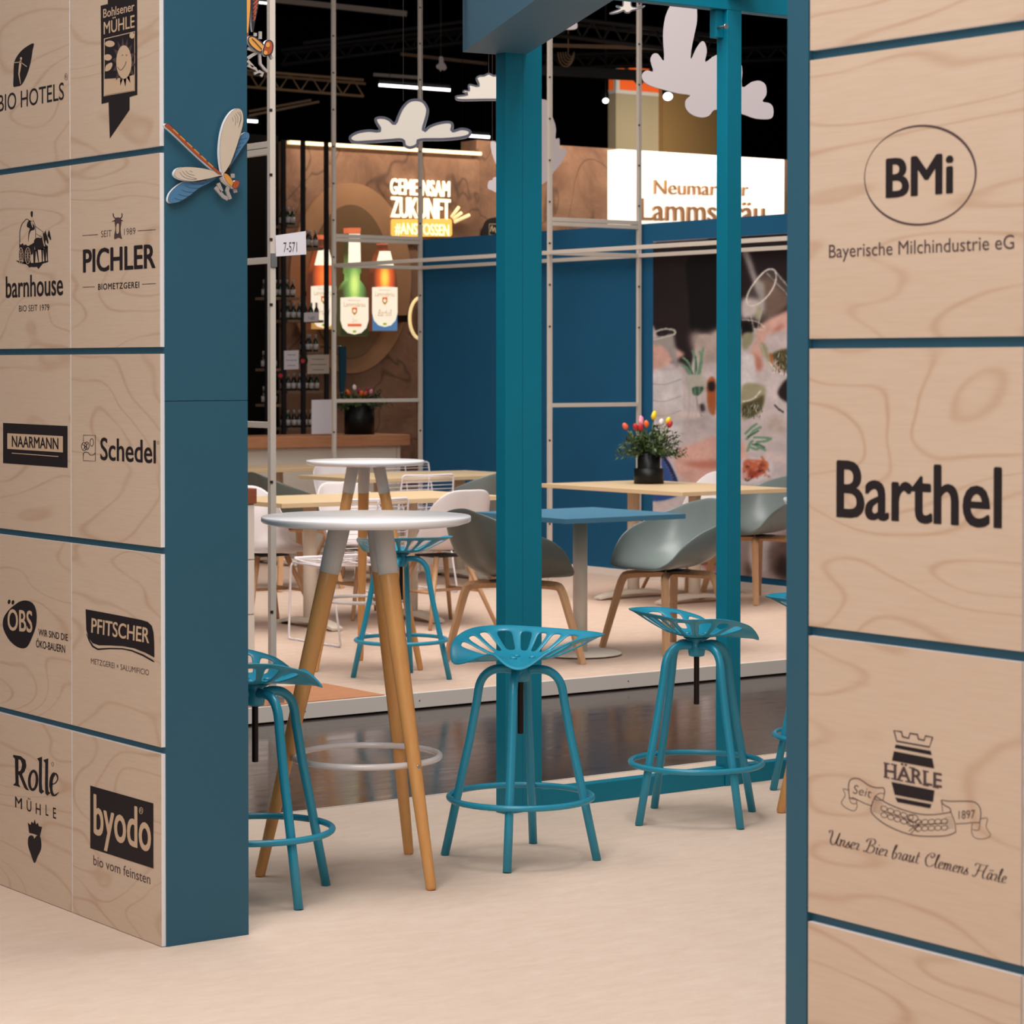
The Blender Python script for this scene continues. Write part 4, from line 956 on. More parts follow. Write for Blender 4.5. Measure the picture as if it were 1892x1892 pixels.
ml('glass', z6([(1460, 1250), (1530, 1500), (1520, 1720)]), 1.6); ml('rope', z6([(1560, 1480), (1680, 1610), (1840, 1650)]), 2)
mu('white', z6([(1225, 1400), (1370, 1400), (1390, 1600), (1380, 1760), (1225, 1760)]))
mu('wine', z7([(835, 60), (1000, 50), (1040, 110), (990, 280), (900, 330), (835, 340)])); mu('wine2', z7([(840, 210), (940, 180), (1020, 140), (1000, 260), (900, 330), (840, 300)])); ml('rope', z7([(835, 195), (930, 170), (995, 100)]), 2.4)
mu('dark', z7([(1140, 130), (1170, 50), (1220, 0), (1290, -10), (1290, 200), (1200, 190)])); ml('glass', z7([(1130, 140), (1170, 230), (1250, 290), (1290, 290)]), 2); ml('dark', z7([(1110, 220), (1150, 260), (1190, 285)]), 3)
mu('taupe', z7([(1080, 320), (1180, 330), (1200, 440), (1140, 470), (1050, 430)]))
for a in ([(860, 470), (910, 420), (965, 380)], [(870, 520), (940, 440), (1000, 410)], [(930, 500), (1010, 500), (1085, 510)], [(950, 540), (1040, 530), (1090, 505)], [(880, 620), (900, 560), (930, 520)], [(940, 560), (1000, 590), (1040, 610)], [(900, 580), (950, 600), (985, 590)]): ml('green', z7(a), 4.4)
for a in ([(880, 500), (930, 470), (980, 440)], [(920, 560), (980, 560), (1030, 590)]): ml('green2', z7(a), 3)
mu('white', z7([(835, 690), (900, 670), (1000, 680), (1080, 720), (1100, 760), (1060, 830), (960, 880), (850, 890), (760, 870), (780, 760)]))
mu('orange', z7([(850, 700), (940, 690), (1040, 700), (1060, 750), (1000, 820), (880, 860), (845, 840)])); mu('red', z7([(880, 760), (940, 780), (1000, 740), (980, 810), (890, 850)])); ml('orange', z7([(1000, 660), (1030, 720), (1010, 790)]), 4); mu('skin', z7([(840, 790), (880, 780), (880, 850), (845, 860)]))
ml('dark', z7([(860, 850), (880, 870), (930, 830)]), 2)
mu('skin2', z7([(500, 1400), (620, 1500), (620, 1640), (520, 1620), (470, 1500)])); mu('dark', z7([(530, 1430), (550, 1425), (545, 1440)]))
mu('skin', z7([(560, 980), (640, 1000), (640, 1100), (590, 1090)])); mu('taupe', z7([(840, 1390), (900, 1380), (900, 1660), (840, 1640)])); mu('brown', z7([(880, 1560), (920, 1640), (880, 1690)]))
mu('white', z7([(910, 1390), (1060, 1370), (1080, 1600), (960, 1660), (900, 1560)])); mu('brown', z7([(1080, 1400), (1290, 1380), (1290, 1720), (1090, 1670), (1060, 1560)]), op=0.6); mu('dark', z7([(1140, 1540), (1200, 1500), (1260, 1690), (1120, 1660)]), op=0.7, blur=4)
rr_ = random.Random(4)
for _ in range(70):                                   # herbs and glints in the two wine bowls
    x, y = rr_.uniform(1600, 1840), rr_.uniform(1360, 1590); ml(rr_.choice(['wine', 'green2', 'amber', 'black', 'rope']), z6([(x, y), (x + rr_.uniform(-30, 30), y + rr_.uniform(20, 60))]), 1.1, blur=0.4, op=0.7)
for _ in range(60):
    x, y = rr_.uniform(845, 1000), rr_.uniform(190, 320); ml(rr_.choice(['wine', 'green2', 'wine2', 'black', 'rope']), z7([(x, y), (x + rr_.uniform(-20, 14), y + rr_.uniform(14, 50))]), 1.1, blur=0.4, op=0.7)
for _ in range(26):
    x, y = rr_.uniform(860, 1060), rr_.uniform(705, 850); ml(rr_.choice(['orange', 'red', 'skin', 'dark']), z7([(x, y), (x + rr_.uniform(-50, 50), y + rr_.uniform(-24, 30))]), 3.2, blur=0.9, op=0.7)
for a, w_, op in (([(240, 60), (330, 200), (420, 250), (600, 260)], 10, .35), ([(80, 330), (300, 380), (560, 330)], 14, .3), ([(1060, 560), (1200, 600), (1280, 760)], 10, .35), ([(900, 900), (1000, 960), (1200, 900)], 14, .3), ([(360, 300), (520, 420), (640, 430)], 12, .3)): ml('grey', z7(a), w_, blur=4, op=op)
for a, w_, op in (([(90, 280), (300, 320), (480, 300)], 9, .5), ([(1040, 640), (1180, 700), (1260, 840)], 10, .5), ([(300, 1330), (420, 1420), (460, 1560)], 12, .4)): ml('warm', z7(a), w_, blur=3, op=op)
for x0 in (360, 400, 430, 470): ml('rope', z7([(x0, 60), (x0 + 6, 200), (x0 - 6, 330)]), 2, blur=1.2, op=.5)
rs = np.random.RandomState(5)
for sc_n, am in ((9, 0.07), (26, 0.045), (70, 0.03)):
    g = rs.rand(sc_n * 2, sc_n); yi = np.linspace(0, g.shape[0] - 1.001, IMG.shape[0]); xi = np.linspace(0, g.shape[1] - 1.001, IMG.shape[1])
    y0 = yi.astype(int); x0 = xi.astype(int); fy = (yi - y0)[:, None]; fx = (xi - x0)[None, :]
    n_ = g[y0][:, x0] * (1 - fy) * (1 - fx) + g[y0 + 1][:, x0] * fy * (1 - fx) + g[y0][:, x0 + 1] * (1 - fy) * fx + g[y0 + 1][:, x0 + 1] * fy * fx
    IMG *= (1 + am * 2 * (n_ - 0.5))[..., None]
IMG = np.clip(IMG, 0, 1); LIN = np.where(IMG <= 0.04045, IMG / 12.92, ((IMG + 0.055) / 1.055) ** 2.4)
nz, ny = YY.shape; me = bpy.data.meshes.new('printed_picture')
idx = np.arange(nz * ny).reshape(nz, ny); q = np.stack([idx[:-1, :-1], idx[:-1, 1:], idx[1:, 1:], idx[1:, :-1]], -1).reshape(-1, 4)
co = np.stack([XXg - 11.448, YY - 12.6, ZZg - 0.09], -1).reshape(-1, 3)
me.from_pydata(co.tolist(), [], q.tolist()); ca = me.color_attributes.new('ink', 'FLOAT_COLOR', 'POINT')
ca.data.foreach_set('color', np.concatenate([LIN.reshape(-1, 3), np.ones((nz * ny, 1))], 1).astype(np.float32).ravel())
mp_ = bpy.data.materials.new('mural_ink'); mp_.use_nodes = True; at = mp_.node_tree.nodes.new('ShaderNodeAttribute'); at.attribute_name = 'ink'
pb_ = mp_.node_tree.nodes['Principled BSDF']; mp_.node_tree.links.new(at.outputs['Color'], pb_.inputs['Base Color']); pb_.inputs['Roughness'].default_value = 0.7; pb_.inputs['Specular IOR Level'].default_value = 0.2
me.materials.append(mp_); o = bpy.data.objects.new('printed_picture', me); C.objects.link(o); o.parent = mural
M_sheet = mat('mural_sheet', rgb(192, 178, 178), 0.7, noise=0.1, nscale=3)
MB().box((11.447, 10.4, 0.093), (11.4495, 12.30, 2.40)).box((11.4475, 12.30, 0.093), (11.4495, 14.0, 2.40)).build('sheet', M_sheet, mural, world=True)
# ================================================================== brown stone booth behind the counter
YW = 19.3
wk = struct('wall_stone', MB().box((11.60, YW, 0), (13.70, YW + 0.3, 3.50)).box((13.70, YW + 0.05, 0), (18.6, YW + 0.3, 3.62)), M_rock)
struct('wall_dark', MB().box((6.5, YW + 0.1, 0), (11.59, YW + 0.4, 3.55)), M_black)
M_led = mat('warm_led_strip', rgb(255, 226, 178), 0.5, emit=1.1)
o = MB().box((11.62, YW - 0.05, 3.470), (13.69, YW - 0.005, 3.50)).build('led_strip', M_led); tag(o, 'glowing warm light strip along the top of the stone wall', 'light strip')
# round relief on the stone wall: broad rings
M_band = mat('pale_stone_ring', rgb(166, 128, 98), 0.9, noise=0.12, nscale=5, spec=0.1, bump=0.5, bscale=12)
M_core = mat('olive_stone_core', rgb(120, 96, 72), 0.9, noise=0.12, nscale=5, spec=0.1, bump=0.5, bscale=12)
for e, dpt, mm_ in ((ell(648, 514, 112, 176, 64), 0.03, M_band), (ell(648, 520, 74, 142, 64), 0.05, M_core)):
    MB().solid(lambda x, y: onY(YW - dpt)(x, y), [p for p in e], (0, dpt - 0.001, 0)).build('ring_relief', mm_, wk)
M_glow = mat('lit_letter_cream', rgb(255, 244, 214), 0.5, emit=0.98)
M_glowy = mat('lit_yellow_plate', rgb(226, 178, 84), 0.5, emit=0.85)
M_glowray = mat('lit_ray', rgb(238, 208, 150), 0.5, emit=0.85)
s = onY(YW - 0.05); z = zoomed(700, 300, 8.226)
t = thing('slogan_sign', 'glowing three line slogan with a yellow plate on the stone wall', 'sign', tuple(s(780, 385)))
def sw(fn, *a, **k):
    m = MB(); text(m, fn, *a, **k); return m
def thick(m, d): 
    n = len(m.v); vs = [Vector(v) + Vector((0, d, 0)) for v in m.v]; ed = {}
    for f in m.f:
        for i in range(len(f)):
            e = (f[i], f[(i + 1) % len(f)]); ed[e] = 1
    F0 = list(m.f); m.add(vs, [tuple(reversed(f)) for f in F0])
    side = [(a, b, b + n, a + n) for (a, b) in ed if (b, a) not in ed]; m.f += side; m.m += [0] * len(side); m.sm += [False] * len(side); return m
thick(sw(s, 'GEMEINSAM', 722.5, 832, 358.5, 329, bold=0.02, space=1.08), 0.02).build('lettering', M_glow, t, world=True)
thick(sw(s, 'ZUKUNFT', 723.5, 833, 401, 363, bold=0.022), 0.02).build('lettering', M_glow, t, world=True)
rr = [(724, 408), (726, 405), (832, 404), (835, 407), (835.5, 433), (833, 437), (727, 437), (724, 434)]
pl = MB().solid(s, rr, (0, 0.03, 0)).build('plate', M_glowy, t, world=True)
sw(onY(YW - 0.053), '#ANSTOSSEN', 730, 830, 432, 411, bold=0.02).build('lettering', M_glow, pl, world=True)
for a in ([(1105, 830), (1215, 680)], [(1135, 860), (1255, 765)], [(1150, 905), (1375, 800)]): 
    q = z(a); MB().tube([s(*q[0]), s(*q[1])], 0.016, 8).build('ray', M_glowray, t, world=True)
# small side sign at the corner
s2 = onY(YW - 0.02)
o = MB().solid(s2, smoothpts([(893, 437), (896, 415), (905, 404), (925, 402), (940, 415), (942, 437)], 4), (0, 0.02, 0)).build('corner_sign', M_rack)
tag(o, 'black badge with cream writing just left of the double post', 'sign')
M_cp = mat('cream_print', rgb(226, 206, 172), 0.6)
m = MB(); m.stroke(onY(YW - 0.022), [(904, 414), (930, 414), (930, 434), (904, 434)], 1.0, closed=True); m.stroke(onY(YW - 0.022), smoothpts([(906, 428), (909, 417), (911, 428), (914, 420), (916, 430)], 3, False), 1.2); m.build('lettering', M_cp, o)
# light box with the brewery name
M_box = mat('light_box_face', rgb(255, 248, 234), 0.5, emit=1.05)
M_brownlet = mat('brown_lit_letter', rgb(196, 150, 112), 0.6)
s = onY(YW - 0.13)
t = thing('light_box', 'large glowing white light box with a brown brewery name above the blue wall', 'sign', (s(1290, 340)[0], YW - 0.1, 2.9))
p0, p1 = s(1143, 283), s(1449, 292)
MB().box((p0.x, YW - 0.13, 2.62), (p1.x, YW + 0.04, 3.60)).build('housing', M_box, t, world=True)
s = onY(YW - 0.16)
thick(sw(s, 'Neumarkter', 1210, 1384, 358.5, 332, bold=-0.006, cap='N', yr=362.5), 0.028).build('lettering', M_brownlet, t, world=True)
thick(sw(s, 'Lammsbräu', 1184, 1414, 407, 366, bold=0.008, cap='L', yr=411), 0.028).build('lettering', M_brownlet, t, world=True)

# ================================================================== glowing bottle lamps
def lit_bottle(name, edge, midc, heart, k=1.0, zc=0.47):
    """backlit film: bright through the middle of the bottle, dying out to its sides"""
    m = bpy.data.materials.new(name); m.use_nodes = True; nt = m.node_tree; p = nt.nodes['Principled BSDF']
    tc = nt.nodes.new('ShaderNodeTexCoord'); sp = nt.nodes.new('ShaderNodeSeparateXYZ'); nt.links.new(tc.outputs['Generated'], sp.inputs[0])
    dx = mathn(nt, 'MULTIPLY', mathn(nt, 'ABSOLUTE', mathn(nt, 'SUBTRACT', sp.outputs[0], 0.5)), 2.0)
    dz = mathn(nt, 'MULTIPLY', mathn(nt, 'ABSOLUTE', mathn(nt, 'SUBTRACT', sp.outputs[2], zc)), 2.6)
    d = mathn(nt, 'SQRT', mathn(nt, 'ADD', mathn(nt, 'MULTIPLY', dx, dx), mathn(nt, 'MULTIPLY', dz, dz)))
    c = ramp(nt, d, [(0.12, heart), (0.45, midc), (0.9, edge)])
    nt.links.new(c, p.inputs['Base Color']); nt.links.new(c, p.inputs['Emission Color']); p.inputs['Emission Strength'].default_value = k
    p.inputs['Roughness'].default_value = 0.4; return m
def bottle_lamp(label, cx, top, bot, W, body, capc, foot, prof, neck, lab_top, lab_bot, brandrow):
    f0 = onY(18.95); t = thing('bottle_lamp', label, 'lamp', tuple(f0(cx, (top + bot) / 2)), group='glowing bottle shaped lamps')
    H = W / 2; out = [(cx - w_, y) for w_, y in prof] + [(cx - H, bot - 4), (cx - H + 3, bot)]
    out += [(2 * cx - x, y) for x, y in reversed(out)]
    MB().solid(f0, out, (0, 0.08, 0)).build('bottle_body', body, t, world=True)
    q = f0(cx, (top + bot) / 2 + 20); MB().box((q.x - 0.02, 19.031, q.z - 0.02), (q.x + 0.02, YW - 0.055, q.z + 0.02)).build('bracket', M_rack, t, world=True)
    f1 = onY(18.947); f2 = onY(18.944); f3 = onY(18.941); f4 = onY(18.938)
    w0 = prof[0][0]; MB().solid(f0, [(cx - w0 - 1.5, top), (cx + w0 + 1.5, top), (cx + w0 + 1, prof[0][1] - .3), (cx - w0 - 1, prof[0][1] - .3)], (0, 0.08, 0)).build('cap', capc, t, world=True)
    ya, wa, yb, wb = neck
    MB().fill(f2, [[(cx - wa, ya), (cx + wa, ya), (cx + wb, yb), (cx - wb, yb)]]).build('neck_label', M_glow, t, world=True)
    MB().fill(f1, [[(cx - H, lab_bot - 22), (cx + H, lab_bot - 22), (cx + H, bot - 1), (cx - H, bot - 1)]]).build('foot_band', foot, t, world=True)
    la = [(cx - H - 0.5, lab_top), (cx, lab_top - 1.5), (cx + H + 0.5, lab_top), (cx + H + 0.5, lab_bot - 26), (cx + H * .86, lab_bot - 12), (cx + H * .5, lab_bot - 3), (cx, lab_bot), (cx - H * .5, lab_bot - 3), (cx - H * .86, lab_bot - 12), (cx - H - 0.5, lab_bot - 26)]
    L = MB().fill(f2, [la]).build('front_label', M_lab, t, world=True)
    m = MB(); text(m, f3, 'Lammsbräu', cx - H * .78, cx + H * .78, lab_top + 16.5, lab_top + 8, 0, bold=0.0, cap='L'); text(m, f3, 'Neumarkter', cx - H * .45, cx + H * .45, lab_top + 6, lab_top + 3, 0, bold=0.0, cap='N')
    if brandrow == 'Zero': text(m, f3, 'Zero', cx - 4.5, cx + 4.5, lab_top + 46, lab_top + 38, 0, bold=-0.01, cap='Z')
    else: text(m, f3, brandrow, cx - 13, cx + 13, lab_top + 53, lab_top + 41, 0, bold=-0.005, shear=0.3, cap=brandrow[0])
    m.build('lettering', M_labtext, L, world=True)
    c2 = lab_top + 18
    m = MB(); m.fill(f3, [[(cx - 5, c2), (cx + 5, c2), (cx + 5, c2 + 9), (cx, c2 + 15), (cx - 5, c2 + 9)]], 0); m.fill(f4, [[(cx - 5, c2), (cx + 5, c2), (cx + 5, c2 + 6), (cx - 5, c2 + 2)]], 1); m.fill(f4, [ell(cx, c2 + 6.5, 2.6, 3, 12)], 2)
    m.build('crest', [M_gold, M_redlit, M_lab], L, world=True)
    if brandrow == 'Zero': MB().fill(f3, [[(cx - 13, lab_top + 48), (cx + 13, lab_top + 48), (cx + 13, lab_top + 53.5), (cx - 13, lab_top + 53.5)]], 0).build('red_bar', M_redlit, L, world=True)
    MB().fill(f3, [ell(cx, lab_bot - 5.5, 4, 2.6, 12)], 0).build('emblem', M_greenlit, L, world=True)
M_lab = mat('lit_label_cream', rgb(252, 238, 214), 0.5, emit=0.8); M_labtext = mat('label_print_brown', rgb(170, 146, 122), 0.6, emit=0.5)
M_gold = mat('lit_gold', rgb(196, 142, 72), 0.5, emit=0.6); M_redlit = mat('lit_red', rgb(226, 116, 76), 0.5, emit=0.7); M_greenlit = mat('lit_leaf_green', rgb(166, 180, 70), 0.5, emit=0.7)
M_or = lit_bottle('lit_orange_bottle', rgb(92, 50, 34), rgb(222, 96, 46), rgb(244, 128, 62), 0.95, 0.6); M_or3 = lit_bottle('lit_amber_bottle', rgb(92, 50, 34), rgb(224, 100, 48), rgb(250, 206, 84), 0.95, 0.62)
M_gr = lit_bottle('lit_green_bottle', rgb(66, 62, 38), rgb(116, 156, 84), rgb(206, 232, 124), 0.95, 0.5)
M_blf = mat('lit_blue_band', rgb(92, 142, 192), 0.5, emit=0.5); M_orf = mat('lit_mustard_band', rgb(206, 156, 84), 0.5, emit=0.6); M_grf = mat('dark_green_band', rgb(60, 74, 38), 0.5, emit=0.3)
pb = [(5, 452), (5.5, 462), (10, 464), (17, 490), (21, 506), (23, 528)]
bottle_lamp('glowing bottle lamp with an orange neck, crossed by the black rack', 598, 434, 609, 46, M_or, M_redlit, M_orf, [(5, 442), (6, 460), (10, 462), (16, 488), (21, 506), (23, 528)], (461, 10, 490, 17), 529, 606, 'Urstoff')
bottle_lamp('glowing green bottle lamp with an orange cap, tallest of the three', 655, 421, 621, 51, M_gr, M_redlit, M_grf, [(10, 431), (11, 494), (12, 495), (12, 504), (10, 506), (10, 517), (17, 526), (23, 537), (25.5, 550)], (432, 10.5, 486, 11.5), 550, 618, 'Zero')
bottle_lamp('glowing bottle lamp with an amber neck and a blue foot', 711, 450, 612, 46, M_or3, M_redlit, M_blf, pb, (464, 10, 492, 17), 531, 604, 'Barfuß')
o = MB().tube([onY(18.9)(777 + 20 * math.cos(a), 588 + 38 * math.sin(a)) for a in [2 * math.pi * i / 40 for i in range(40)]], 0.015, 8, True).build('ring_rim', M_glowray)
dk = MB().fill(onY(18.92), [ell(777, 588, 19.5, 37.5, 40)]).build('round_disc', M_rock); tag(dk, 'round stone coloured disc with a cream rim beside the blue wall', 'wall disc'); o.parent = dk
q = onY(18.92)(777, 588); MB().box((q.x - 0.03, 18.921, q.z - 0.03), (q.x + 0.03, YW - 0.001, q.z + 0.03)).build('bracket', M_rack, dk)

# ================================================================== black racks with small bottles
M_lbl = mat('bottle_label_white', rgb(186, 180, 178), 0.6); M_bg = mat('dark_green_glass', rgb(22, 46, 26), 0.2); M_bb = mat('dark_brown_glass', rgb(44, 24, 16), 0.2); M_foil = mat('silver_foil', rgb(156, 148, 146), 0.4)
M_shelf = mat('shelf_wood', rgb(126, 100, 80), 0.6)
YR = 18.45
def rackX(px): return onY(YR)(px, 500).x
def rackZ(px, py): return onY(YR)(px, py).z
rk = thing('bottle_rack', 'tall black steel rack of small bottles standing behind the counter', 'rack', (rackX(560), YR, 0))
for px in (493, 524, 560, 603):
    for dy in ((0.0,)):
        x = rackX(px) + (0.0 if px > 500 else 0); MB().box((x - 0.018, YR + dy - 0.012, 0.003), (x + 0.018, YR + dy + 0.012, 3.42)).build('post', M_rack, rk, world=True)
rows = [(526, 562, 415), (562, 606, 457), (492, 562, 549), (526, 606, 591), (562, 606, 650), (492, 528, 681), (526, 606, 722), (492, 528, 747), (526, 606, 790)]
bsrc = {}
def bottle(kind):
    if kind in bsrc: return None
    return kind
def mk_bottle(kind, loc, label):
    t = thing('beer_bottle', label, 'bottle', loc, 0, 'small bottles on the black rack'); g = M_bg if kind else M_bb
    MB().lathe([(0.0195, 0.001), (0.021, 0.007), (0.021, 0.076), (0.018, 0.092), (0.0095, 0.110), (0.0085, 0.124)], 12).build('glass', g, t)
    MB().lathe([(0.0216, 0.018), (0.0216, 0.066)], 12).build('label', M_lbl, t)
    MB().lathe([(0.0096, 0.116), (0.0104, 0.148), (0.0, 0.149)], 10).build('foil', M_foil, t)
    return t
LB = 'small dark bottle standing on a shelf of the black rack behind the counter'
src = [mk_bottle(0, (0, 0, 0), LB), mk_bottle(1, (0, 0, 0), LB)]; used = [False, False]
rnd = random.Random(7)
SHN = ['topmost shelf by the number card', 'shelf beside the orange cap', 'long upper shelf', 'shelf crossing the orange lamp', 'shelf over the cream notice', 'short shelf by the white notice', 'shelf under the notices', 'low short shelf', 'lowest shelf over the counter']
ORD = ['first', 'second', 'third', 'fourth', 'fifth', 'sixth', 'seventh', 'eighth', 'ninth', 'tenth', 'eleventh', 'twelfth']
for ri, (pa, pb, py) in enumerate(rows):
    xa, xb = rackX(pa) + 0.045, rackX(pb) - 0.045; zt = rackZ((pa + pb) / 2, py)
    MB().box((xa - 0.008, YR + 0.014, zt - 0.022), (xb + 0.008, YR + 0.245, zt)).build('shelf', M_shelf, rk, world=True)
    n = min(12, max(2, int((xb - xa) / 0.050))); 
    for i in range(n):
        for row in (0.07, 0.16):
            LBR = ORD[i] + ' bottle from the cream upright in the ' + ('front' if row < 0.1 else 'rear') + ' row, ' + SHN[ri]
            k = rnd.randint(0, 1); x = xa + (i + 0.5) * (xb - xa) / n + rnd.uniform(-0.003, 0.003)
            p = (x, YR + row + rnd.uniform(-.006, .006), zt + 0.001)
            if not used[k]: src[k].location = p; src[k]['label'] = LBR; used[k] = True
            else: dup(src[k], p, 0, LBR)
# notices on the rack, paper board on the counter
def sheet(px0, px1, py0, py1, Y, label, name='notice', mat_=M_paper, lines=3, cat='notice', th=0.003):
    f = onY(Y); o = MB().solid(f, [(px0, py0), (px1, py0 - 1), (px1, py1 - 1), (px0, py1)], (0, th, 0)).build(name, mat_); tag(o, label, cat)
    m = MB(); f2 = onY(Y - 0.001)
    for i in range(lines):
        y = py0 + (py1 - py0) * (0.22 + 0.28 * i); w_ = (px1 - px0) * (0.28 if i != 1 else 0.38); c = (px0 + px1) / 2; m.stroke(f2, [(c - w_, y), (c + w_, y)], 0.8)
    if lines: m.build('printed_lines', M_print, o)['kind'] = 'stuff'
    return o
M_notice = mat('cream_notice', rgb(196, 180, 164), 0.8)
sheet(525, 552, 648, 683, YR - 0.02, 'white notice with printed lines hung on the black rack')
sheet(568, 608, 656, 691, YR - 0.02, 'cream landscape notice with printed lines hung on the black rack', mat_=M_notice)
o = sheet(562, 588, 578, 595, YR - 0.02, 'small white number card on a black rack shelf', name='number_card', lines=0, cat='sign')
m = MB(); text(m, onY(YR - 0.0215), '7-437', 569.5, 581.5, 591, 585, 0); m.build('lettering', M_print, o)
for px, py in ((561, 666), (520, 693)):
    f = onY(YR - 0.03); c = f(px, py)
    o = MB().solid(f, ell(px, py, 8, 8.5, 18), (0, 0.008, 0)).build('round_badge', M_rack); tag(o, 'round black badge with a red centre ' + ('beside the cream notice' if px > 540 else 'under the white notice'), 'badge')
    m = MB(); m.fill(onY(YR - 0.031), [ell(px - 1.5, py + 1, 4, 4, 12)], 0); m.build('badge_centre', mat('badge_red', rgb(196, 52, 52), 0.5), o)
o = sheet(576, 622, 739, 802, 17.62, 'blank white paper board standing on the counter', name='paper_board', lines=0, cat='board', th=0.004)
q = onY(18.9)(634, 640); cr = q
o = MB().solid(onY(18.9), [(628, 640), (640, 640), (640, 690), (634, 740), (630, 720)], (0, 0.03, 0)).build('blue_cloth', mat('blue_cloth', rgb(24, 74, 96), 0.9)); tag(o, 'dark blue cloth hanging behind the counter flowers', 'cloth'); MB().tube([(cr.x, 18.93, cr.z), (cr.x, YW - 0.001, cr.z)], 0.008, 6).build('hook', M_steel, o)

# ================================================================== flowers
def bouquet(label, loc, R, H, tulips, seed, vr=0.075, vh=0.2, step=True):
    t = thing('flower_vase', label, 'flowers', loc, 0, 'black vases of tulips')
    if step: prof = [(vr * 1.3, 0.001), (vr * 1.3, vh * 0.5), (vr * 1.02, vh * 0.5 + 0.002), (vr, vh * 0.53), (vr, vh), (vr * 0.92, vh), (vr * 0.9, vh * 0.7), (0, vh * 0.7)]
    else: prof = [(vr, 0.001), (vr, vh), (vr * 0.92, vh), (0, vh * 0.9)]
    MB().lathe(prof, 36).build('vase', M_vase, t)
    rnd = random.Random(seed); m = MB()
    for s_ in range(86):                                  # sprigs with small leaves on both sides
        az = rnd.uniform(0, 2 * math.pi); el = rnd.uniform(-0.12, 1.35); ln = R * (0.7 + 0.35 * rnd.random()) * (1 - 0.12 * abs(el))
        d = Vector((math.cos(az) * math.cos(el), math.sin(az) * math.cos(el), math.sin(el) * H / R + 0.15)); b = Vector((0, 0, vh * 0.85)); sag = rnd.uniform(0.0, 0.5)
        pts = [b + d * (ln * u) + Vector((0, 0, -sag * ln * u * u * 0.6 + 0.15 * ln * u)) for u in (0, .25, .5, .75, 1.0)]
        m.tube(pts, [0.0016, 0.0014, 0.0012, 0.001, 0.0006], 4, mi=1, caps=False)
        for i in range(20):
            u = 0.18 + 0.82 * i / 19; k = u * 4; j = min(3, int(k)); p = pts[j].lerp(pts[j + 1], k - j); ax = (pts[j + 1] - pts[j]).normalized()
            sd = ax.cross(Vector((rnd.uniform(-1, 1), rnd.uniform(-1, 1), rnd.uniform(-.4, 1)))).normalized() * (1 if i % 2 else -1)
            L = rnd.uniform(0.022, 0.038); q = ax.cross(sd).normalized() * 0.0062; tip = p + sd * L + ax * L * 0.7; mid = p.lerp(tip, 0.5)
            m.add([p, mid + q, tip, mid - q], [(0, 1, 2, 3)], rnd.choice((0, 0, 1, 2)))
    m.build('foliage', [M_leaf1, M_leaf2, M_leaf3], t)['kind'] = 'stuff'
    for (lat, up, dep, col, lean) in tulips:
        x, y = lat * _rx + dep * _vx, lat * _ry + dep * _vy; c = Vector((x, y, up))
        base = Vector((x * 0.3, y * 0.3, vh * 0.9)); mid = base.lerp(c, 0.6) + Vector((0, 0, 0.012))
        m = MB(); pr = [(0.002, -0.022), (0.012, -0.018), (0.0175, -0.004), (0.0165, 0.010), (0.011, 0.022), (0.004, 0.027), (0, 0.027)]
        m.lathe(pr, 12)
        ax = (c - mid).normalized(); q = Vector((0, 0, 1)).rotation_difference(ax).to_matrix()
        m.v = [tuple(c + q @ Vector(v)) for v in m.v]
        o = m.build('tulip', TU[col], t)
        MB().tube([base, mid, c - ax * 0.02], 0.003, 6).build('stem', M_leaf3, o)
    return t
M_leaf1 = mat('leaf_dark', rgb(34, 52, 28), 0.6); M_leaf2 = mat('leaf_mid', rgb(52, 74, 34), 0.6); M_leaf3 = mat('leaf_light', rgb(92, 116, 58), 0.6)
TU = {k: mat('tulip_' + k, rgb(*v), 0.5, noise=0.12, nscale=60) for k, v in dict(coral=(232, 100, 68), red=(190, 40, 44), pink=(226, 150, 172), white=(232, 222, 220), yellow=(244, 208, 40), orange=(236, 110, 40), crimson=(150, 26, 56)).items()}
pz = 0.748
bouquet('black stepped vase of tulips and greenery on the oak table before the blue wall', (10.53, 12.92, pz), 0.235, 0.21,
        [(-0.155, 0.375, -0.04, 'coral', 0), (-0.09, 0.372, -0.08, 'red', 0), (-0.052, 0.420, -0.03, 'pink', 0), (-0.055, 0.400, -0.05, 'pink', 0), (-0.02, 0.39, -0.06, 'orange', 0), (0.035, 0.450, 0.0, 'yellow', 0),
         (0.03, 0.44, -0.02, 'yellow', 0), (0.08, 0.400, 0.0, 'white', 0), (0.125, 0.412, -0.02, 'yellow', 0), (0.135, 0.388, -0.03, 'red', 0), (-0.06, 0.37, -0.1, 'red', 0)], 3)
lc = onY(17.8)(664, 800)
bouquet('black vase of white, red and orange tulips on the service counter', (lc.x, 17.8, 0.952), 0.27, 0.12,
        [(-0.04, 0.385, 0, 'white', 0), (-0.09, 0.345, -0.03, 'orange', 0), (0.0, 0.355, 0, 'crimson', 0), (0.02, 0.338, -0.05, 'orange', 0), (0.055, 0.333, -0.06, 'coral', 0), (0.065, 0.362, 0, 'crimson', 0), (0.095, 0.35, -0.03, 'pink', 0)], 9, vr=0.125, vh=0.24, step=False)
